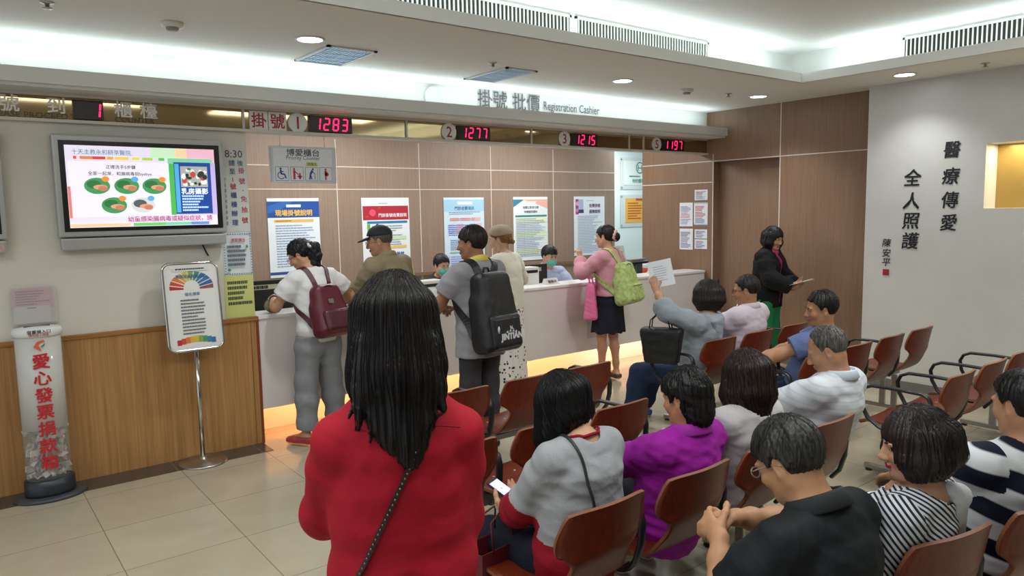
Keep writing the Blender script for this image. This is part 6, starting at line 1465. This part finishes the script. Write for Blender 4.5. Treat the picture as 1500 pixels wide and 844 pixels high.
def build_hoodie():
    J, e = start('hoodie', 'woman in a grey hoodie sitting on the first row, raising a sheet of paper')
    build_body(J, e, '#B98C70', hands={'L': dict(d=(.1, .35, .9), pn=(.8, .5, 0), curl=.55), 'R': dict(pn=(0, 0, -1))}); eyebrows(J, e)
    HC = '#8E979E'
    shirt(J, e, HC, 1.35, hem=-.09, inf=.024, loose=.9, fold=.0055, afat=1.12, flare=.01, name='hoodie', neck=(0, .01, .0, .07))
    N, Rc = J['N'], J['Rc']
    def hood(F):
        F.ecap(N+Rc @ V(-.085, -.01, -.01), N+Rc @ V(0, -.075, -.03), .030, .040, k=.03); F.ecap(N+Rc @ V(.085, -.01, -.01), N+Rc @ V(0, -.075, -.03), .030, .040, k=.03)
        F.ecap(N+Rc @ V(0, -.075, -.03), N+Rc @ V(0, -.115, -.17), (.115, .04), (.03, .025), x=Rc[:, 0], k=.03); F.near(folds(5, .006, .06))
    soft('hood', mat('cloth_hood', '#959EA6', .85, bump=.12, bscale=300), e, N-.3, N+.3, hood)
    trousers(J, e, '#24324E', inf=.016, fold=.004); shoes(J, e, '#3A62A8')
    hair(J, e, '#120D0D', '#2A1E1C', t=.024, mode='long', drop=.125, span=(-125, 125), thick=.034, seed=6, strands=200, ragged=.02, face=(.062, .085, -.03))
    p = held('hoodie', 'paper_sheet', 'white sheet of paper raised by the woman in the grey hoodie', 'paper'); q = J['palmL']+nrm(J['hdL'])*.05; a = radians(SPEC['hoodie']['r'])
    Rm = Matrix.Rotation(radians(-62), 3, 'Z') @ Matrix.Rotation(radians(-12), 3, 'Y') @ Matrix.Rotation(radians(-10), 3, 'X'); m = M(); m.box((-.02, -.001, -.09), (.17, .001, .12), rot=Rm, org=tuple(q)); 
    o_ = np.array(q)+np.array(Rm @ Vector((.02, -.0015, -.05))); greek(m, o_, np.array(Rm @ Vector((1, 0, 0))), np.array(Rm @ Vector((0, 0, 1))), .12, .13, 7, 1, 3, .3, .0006); m.build('sheet', [mat('sheet_white', '#DDE0E4', .5), mat('sheet_print', '#9AA3B0', .6)], p)
    b = held('hoodie', 'handbag', 'black handbag hanging from the forearm of the woman in the grey hoodie', 'handbag'); q = J['EL']+V(-.02, .03, -.26); Rb = rz(10); BK = mat('black_bag', '#0E0E10', .55, bump=.1, bscale=120)
    soft('bag_body', BK, b, q-.30, q+.30, lambda F: (F.rbox(q, (.06, .15, .14), .03, Rb, k=0, taper=-.12), F.near(folds(4, .005, .08))))
    for s_ in (-.03, .03):
        m = M(); m.tube([q+Rb @ V(s_, -.08, .12), q+Rb @ V(s_, -.06, .20), J['EL']+V(s_*.6, .0, .055), q+Rb @ V(s_, .08, .20), q+Rb @ V(s_, .09, .12)], .009, 8, flat=.5); m.build('handle', BK, b)
build_hoodie()

def build_pale():
    J, e = start('pale', 'man with glasses in a pale pink shirt sitting on the first row')
    build_body(J, e, '#A57657', hands={'L': dict(pn=(0, 0, -1)), 'R': dict(pn=(0, 0, -1))}); eyebrows(J, e)
    shirt(J, e, '#CDBFCB', .78, hem=-.06, inf=.024, loose=1.1, fold=.005, flare=.03, name='pink_shirt'); collar(J, e, '#D2C5D0', .068, .042); trousers(J, e, '#2A2B30', h=.009); shoes(J, e, '#1C1C1E', h=.008)
    hair(J, e, '#12100F', '#2C2826', t=.012, mode='short', seed=9, strands=120); glasses(J, e)
build_pale()
def build_blue():
    J, e = start('blue', 'man in a slate blue tee sitting on the second row, face turned aside')
    build_body(J, e, '#A87857', hands={'L': dict(pn=(.4, 0, -1), curl=.5), 'R': dict(pn=(-.4, 0, -1), curl=.5)}); eyebrows(J, e)
    shirt(J, e, '#58658E', .62, hem=-.06, inf=.018, loose=.9, fold=.004, flare=.02, name='blue_tee'); trousers(J, e, '#1C2338', h=.008); shoes(J, e, '#2A2A30', h=.008)
    hair(J, e, '#0B0A0A', '#1E1A19', t=.015, mode='short', seed=3, strands=120)
build_blue()

def build_raglan():
    J, e = start('raglan', 'woman in a grey and red top bending over her phone on the third row')
    build_body(J, e, '#C39678', h=.005, hands={'L': dict(d=(.25, .9, .25), pn=(.35, -.2, .9), curl=.45, thumb=.8), 'R': dict(d=(-.4, .8, .1), pn=(-.3, .2, .9), curl=.4)}); eyebrows(J, e)
    def mf(P, J):
        z = (P-J['W']) @ J['Rw'][:, 2]; mi = (z < -.045).astype(int)
        for n in 'RL':
            ax = J['E'+n]-J['S'+n]; L = np.linalg.norm(ax); ax = ax/L; t = ((P-J['S'+n]) @ ax)/L; dd = np.linalg.norm((P-J['S'+n])-(t*L)[:, None]*ax, axis=1)
            mi[(dd < .095) & (t < .86) & (t > .2) & ((P @ J['Rc'][:, 0]-J['C'] @ J['Rc'][:, 0])*(1 if n == 'R' else -1) > .13)] = 0
            fw_ = J['Wr'+n]-J['E'+n]; Lf = np.linalg.norm(fw_); tf = ((P-J['E'+n]) @ fw_)/Lf/Lf; df = np.linalg.norm((P-J['E'+n])-tf[:, None]*fw_, axis=1); mi[((t > .86) & (dd < .12)) | ((tf > .02) & (df < .09))] = 1
        return mi
    GM = clothmat('cloth_heather_grey', '#9A9DA1', .9, noise=.08, nscale=220); RM = clothmat('cloth_deep_red', '#8C1024', .85)
    shirt(J, e, '#9A9DA1', 1.55, hem=-.12, inf=.016, loose=1.2, fold=.005, h=.005, mats=[GM, RM], mfn=mf, afat=1.0, neck=(0, -.005, .0, .078), name='raglan_top', flare=.014); neck_trim(J, e, RM)
    trousers(J, e, '#171A26', h=.007, inf=.014); shoes(J, e, '#1C1C20', h=.008)
    hair(J, e, '#060607', '#141214', t=.016, mode='long', drop=.26, span=(-125, 118), lengths=lambda a: .72+.42*max(0, (-a-40)/85), thick=.030, seed=2, h=.004, strands=420, groove=.0018, ragged=.015, hang=None)
    s = held('raglan', 'crossbody_strap', 'thin dark strap over the shoulder of the woman in the grey and red top', 'bag strap'); C, Rc = J['C'], J['Rc']
    strap(J['SF'], [C+Rc @ V(-.092, .10, .08), C+Rc @ V(-.092, .05, .16), C+Rc @ V(-.09, -.03, .19), C+Rc @ V(-.088, -.12, .11), C+Rc @ V(-.085, -.16, -.03), J['W']+J['Rw'] @ V(-.085, -.17, .0), J['P0']+J['Rp'] @ V(-.10, -.16, .0)], .010, .006, mat('strap_black', '#1A1A1E', .5), 'band', s, .002, 40)
    p = held('raglan', 'phone', 'smartphone with a pale screen in the hands of the woman in the raglan top', 'phone'); q = (J['palmL']*.75+J['palmR']*.25)+V(0, .03, .03); Rm = Matrix.Rotation(radians(25), 3, 'Z') @ Matrix.Rotation(radians(28), 3, 'X')
    m = M(); m.box((-.038, -.078, -.005), (.038, .078, .004), bev=.003, rot=Rm, org=tuple(q)); m.build('case', BLACK, p)
    m = M(); m.box((-.034, -.066, .0042), (.034, .066, .0048), rot=Rm, org=tuple(q)); m.build('screen', scr('phone', '#B9B4DC', .8), p)
    b = empty('paper_bag', (1.64, 2.26, 0), radians(8), 'burgundy paper shopping bag with gold print beside the woman with the phone', 'paper bag'); BG = mat('burgundy_paper', '#5A1620', .45)
    m = M(); w, d, h0, h1 = .12, .055, .20, .49
    A = [(-w, -d, h0), (w, -d, h0), (w, d, h0), (-w, d, h0)]; B = [(-w, -d*1.1, h1), (w, -d*1.1, h1), (w, d*1.1, h1), (-w, d*1.1, h1)]; Ci = [(x*.985, y*.95, z) for x, y, z in B]; D = [(x*.985, y*.95, z+.004) for x, y, z in A]
    m.add(A+B+Ci+D, [(3, 2, 1, 0)]+[(i, (i+1) % 4, 4+(i+1) % 4, 4+i) for i in range(4)]+[(4+i, 4+(i+1) % 4, 8+(i+1) % 4, 8+i) for i in range(4)]+[(8+i, 8+(i+1) % 4, 12+(i+1) % 4, 12+i) for i in range(4)]+[(12, 13, 14, 15)]); m.build('bag_body', BG, b)
    for s_ in (-1, 1):
        m = M(); m.tube([(-.06, s_*d*1.1, h1-.02), (-.05, s_*d*.7, h1+.10), (0.03, s_*d*.4, h1+.13), (.05, s_*d*.7, h1+.10), (.06, s_*d*1.1, h1-.02)], .004, 8); m.build('rope_handle', mat('rope_burgundy', '#4A0F1C', .6), b)
    m = M(); m.text('御品屋', .036, (.03, -d*1.06-.002, .36), bold=.02); greek(m, (-.02, -d*1.05-.002, .32), FRX, FRY, .10, .012, 1, 0, 3, .7); m.build('gold_print', mat('gold_print', '#B08A3A', .35, .6), b)
build_raglan()

def build_magenta():
    J, e = start('magenta', 'woman with short black hair in a magenta shirt on the third row')
    build_body(J, e, '#B5855F', h=.005, hands={'L': dict(pn=(0, 0, -1)), 'R': dict(pn=(0, 0, -1))}); eyebrows(J, e)
    MC = '#9A1E9A'
    shirt(J, e, MC, 1.8, hem=-.13, inf=.018, loose=1.1, fold=.0065, h=.0055, afat=1.15, name='magenta_shirt', wl=.07); collar(J, e, MC, .070, .045, out=.03, tilt=-6); trousers(J, e, '#2B2A30', h=.009); shoes(J, e, '#3A2A22', h=.008)
    hair(J, e, '#080707', '#171312', t=.026, mode='short', line=[(-.15, -.125), (-.06, -.115), (-.03, -.06), (-.01, .0), (.022, .0), (.045, .035), (.07, .045), (.1, .045)], seed=12, strands=380, groove=.0028, extra=lambda F: (F.ell((0, -.062, -.062), (.080, .062, .075), k=.04), F.near(folds(8, .006, .06), .03)), drop=.02)
build_magenta()
def build_white():
    J, e = start('white', 'woman with brown shoulder-length hair in a white sweater on the third row')
    build_body(J, e, '#C0937A', hands={'L': dict(pn=(0, 0, -1)), 'R': dict(pn=(0, 0, -1))}); eyebrows(J, e)
    shirt(J, e, '#C9C6C8', 1.88, hem=-.10, inf=.018, loose=1.1, fold=.005, afat=1.1, name='white_sweater', neck=(0, .0, .0, .085)); trousers(J, e, '#3A3A42', h=.009); shoes(J, e, '#8A8682', h=.008)
    hair(J, e, '#120B09', '#33211A', t=.018, mode='long', drop=.245, span=(-125, 125), lengths=lambda a: .98+.10*sin(radians(a)), thick=.034, seed=7, strands=360, groove=.002, ragged=.03, flare=.012)
build_white()
def stripe_mat(name, c1, c2, period, v, width=0, rough=.85):
    """stripes across the direction v of the wearer's own frame"""
    m = bpy.data.materials.new(name); m.use_nodes = True; nt = m.node_tree; b = nt.nodes['Principled BSDF']; b.inputs['Roughness'].default_value = rough; b.inputs['Specular IOR Level'].default_value = .25
    tc = nt.nodes.new('ShaderNodeTexCoord'); n = nt.nodes.new('ShaderNodeTexNoise'); n.inputs['Scale'].default_value = 7; nt.links.new(tc.outputs['Object'], n.inputs['Vector'])
    d = nt.nodes.new('ShaderNodeVectorMath'); d.operation = 'DOT_PRODUCT'; d.inputs[1].default_value = tuple(nrm(v)*2*pi/period); nt.links.new(tc.outputs['Object'], d.inputs[0])
    a = nt.nodes.new('ShaderNodeMath'); a.operation = 'MULTIPLY_ADD'; a.inputs[1].default_value = min(.008*2*pi/period, 2.4); nt.links.new(n.outputs[0], a.inputs[0]); nt.links.new(d.outputs['Value'], a.inputs[2])
    s_ = nt.nodes.new('ShaderNodeMath'); s_.operation = 'SINE'; nt.links.new(a.outputs[0], s_.inputs[0])
    mr = nt.nodes.new('ShaderNodeMapRange'); mr.inputs['From Min'].default_value = width-.15; mr.inputs['From Max'].default_value = width+.15; nt.links.new(s_.outputs[0], mr.inputs['Value'])
    mx = nt.nodes.new('ShaderNodeMix'); mx.data_type = 'RGBA'; mx.inputs['A'].default_value = hexc(c1); mx.inputs['B'].default_value = hexc(c2); nt.links.new(mr.outputs[0], mx.inputs['Factor']); nt.links.new(mx.outputs['Result'], b.inputs['Base Color']); return m
def arm_mf(J_, lim=.15):
    def mf(P, J):
        mi = np.zeros(len(P), int)
        for n, k in (('R', 1), ('L', 2)):
            side = ((P-J['C']) @ J['Rc'][:, 0])*(1 if n == 'R' else -1); ax = nrm(J['E'+n]-J['S'+n]); t = (P-J['S'+n]) @ ax; d = np.linalg.norm((P-J['S'+n])-t[:, None]*ax, axis=1); mi[(side > lim) & (d < .11)] = k
            f = nrm(J['Wr'+n]-J['E'+n]); t2 = (P-J['E'+n]) @ f; d2 = np.linalg.norm((P-J['E'+n])-t2[:, None]*f, axis=1); mi[(t2 > 0) & (d2 < .075)] = k
        return mi
    return mf
def build_polo():
    J, e = start('polo', 'old man with thinning grey hair in a white striped polo on the third row')
    build_body(J, e, '#A97C60', h=.005, hands={'L': dict(pn=(0, 0, -1)), 'R': dict(pn=(0, 0, -1))}); eyebrows(J, e, '#4A4440')
    SM = stripe_mat('cloth_polo_stripe', '#BCC1CA', '#CBD0D6', .036, J['Rc'][:, 2], -.75)
    shirt(J, e, '#C9D0D6', .8, hem=-.10, inf=.017, loose=1.1, fold=.005, flare=.03, afat=1.0, mats=SM, name='white_polo'); collar(J, e, '#BECAD8', .070, .042, out=.028); trousers(J, e, '#4A4A4C', h=.009); shoes(J, e, '#2A2624', h=.008)
    hair(J, e, '#2A2826', '#74706A', t=.006, mode='short', line=[(-.14, -.07), (-.06, -.065), (-.03, -.03), (-.012, .02), (.022, .018), (.030, .05), (.045, .095), (.06, .13)], seed=2, strands=260, groove=.0012)
build_polo()

def build_black():
    J, e = start('black', 'grey-haired man with glasses in a black polo leaning forward on the last row')
    build_body(J, e, '#B28462', h=.005, hands={'L': dict(d=(.25, .85, .2), pn=(.9, 0, -.2), curl=.75, thumb=.8), 'R': dict(d=(-.7, .5, .0), pn=(-.3, -.2, -.9), curl=.7, thumb=.7)}); eyebrows(J, e, '#3A3633')
    BC = '#12171B'
    shirt(J, e, BC, .68, hem=-.12, inf=.016, loose=1.1, fold=.006, flare=.03, afat=1.02, h=.0055, name='black_polo', rough=.7); collar(J, e, BC, .072, .044, out=.03); trousers(J, e, '#2B2C30', h=.009); shoes(J, e, '#1A1A1C', h=.008)
    hair(J, e, '#131313', '#403E3C', t=.017, mode='short', line=[(-.14, -.075), (-.06, -.07), (-.03, -.035), (-.012, .01), (.022, .005), (.040, .03), (.062, .05), (.09, .06)], seed=5, strands=560, groove=.0016); glasses(J, e, '#8C8880', .0022)
build_black()
def build_stripe():
    J, e = start('stripe', 'woman in a navy striped blouse resting her chin on her hand on the last row')
    tgt = J['Hc']+J['Rh'] @ V(.0, .06, -.115); kw = dict(SPEC['stripe']['rig']); kw['handL'] = tgt+V(-.03, .02, -.09); J = make_rig(**kw)
    hd = nrm(tgt-J['WrL'])
    build_body(J, e, '#B98B70', h=.005, lip='#A02848', hands={'L': dict(d=hd, pn=J['Rh'] @ V(.5, -.8, .1), curl=.75, thumb=.3), 'R': dict(pn=(0, 0, -1))}); eyebrows(J, e)
    NV, WH = '#23283A', '#CDD0D4'
    T0 = stripe_mat('cloth_blouse_body', NV, WH, .0155, J['Rc'] @ V(.62, 0, .78), -.1); T1 = stripe_mat('cloth_blouse_right_sleeve', NV, WH, .0155, J['ER']-J['SR'], -.1); T2 = stripe_mat('cloth_blouse_left_sleeve', NV, WH, .0155, J['Rc'] @ V(.45, -.55, .70), -.1)
    shirt(J, e, '#C9CCD0', 1.5, hem=-.09, inf=.018, loose=1.2, fold=.006, flare=.02, afat=1.08, h=.0055, mats=[T0, T1, T2], mfn=arm_mf(J), name='striped_blouse', neck=(0, .0, .0, .085))
    N, Rc = J['N'], J['Rc']; 
    def cw(F): F.ecap(N+Rc @ V(.03, -.055, .01), N+Rc @ V(.095, -.065, -.03), .024, .038, k=.03); F.ecap(N+Rc @ V(.095, -.065, -.03), N+Rc @ V(.11, -.105, -.24), (.062, .03), (.042, .02), x=Rc[:, 0], k=.03); F.near(folds(3, .003, .05))
    soft('back_drape', mat('cloth_white_drape', '#C9CCD2', .8, bump=.1, bscale=300), e, N-.32, N+.32, cw)
    trousers(J, e, '#2A2C34', h=.009); shoes(J, e, '#3A3634', h=.008)
    hair(J, e, '#100B0B', '#2C1F1C', t=.017, mode='long', drop=.118, span=(-118, 125), thick=.034, seed=9, h=.004, strands=460, groove=.0018, ragged=.02, face=(.060, .075, -.045))
    m = M(); W_, d = J['WrL'], nrm(J['WrL']-J['EL']); a_ = nrm(np.cross(d, V(0, 1, 0))); b_ = np.cross(d, a_)
    for k in (0, .012): m.tube([W_-d*(.03+k)+(a_*cos(t)+b_*sin(t))*.031 for t in np.linspace(0, 2*pi, 25)[:-1]], .004, 8, closed=True)
    m.build('bracelet', mat('bracelet_gold', '#A8874A', .3, .8), e)
build_stripe()
def build_bold():
    J, e = start('bold', 'person in a bold navy and white striped shirt cut by the picture edge')
    build_body(J, e, '#A87A5C', hands={'L': dict(pn=(0, 0, -1)), 'R': dict(pn=(0, 0, -1))}); eyebrows(J, e)
    S0 = stripe_mat('cloth_bold_body', '#12182A', '#CFD3D6', .135, J['Rc'] @ V(.30, 0, .95), 0); S1 = stripe_mat('cloth_bold_right', '#12182A', '#CFD3D6', .135, J['ER']-J['SR'], 0); S2 = stripe_mat('cloth_bold_left', '#12182A', '#CFD3D6', .135, J['Rc'] @ V(.2, .1, .95), 0)
    shirt(J, e, '#CFD3D6', .85, hem=-.12, inf=.016, loose=1.1, fold=.004, flare=.03, afat=1.02, mats=[S0, S1, S2], mfn=arm_mf(J), name='striped_shirt'); trousers(J, e, '#2A2C30', h=.009); shoes(J, e, '#1A1A1C', h=.008)
    hair(J, e, '#0A0909', '#1C1817', t=.016, mode='short', seed=6, strands=120)
build_bold()
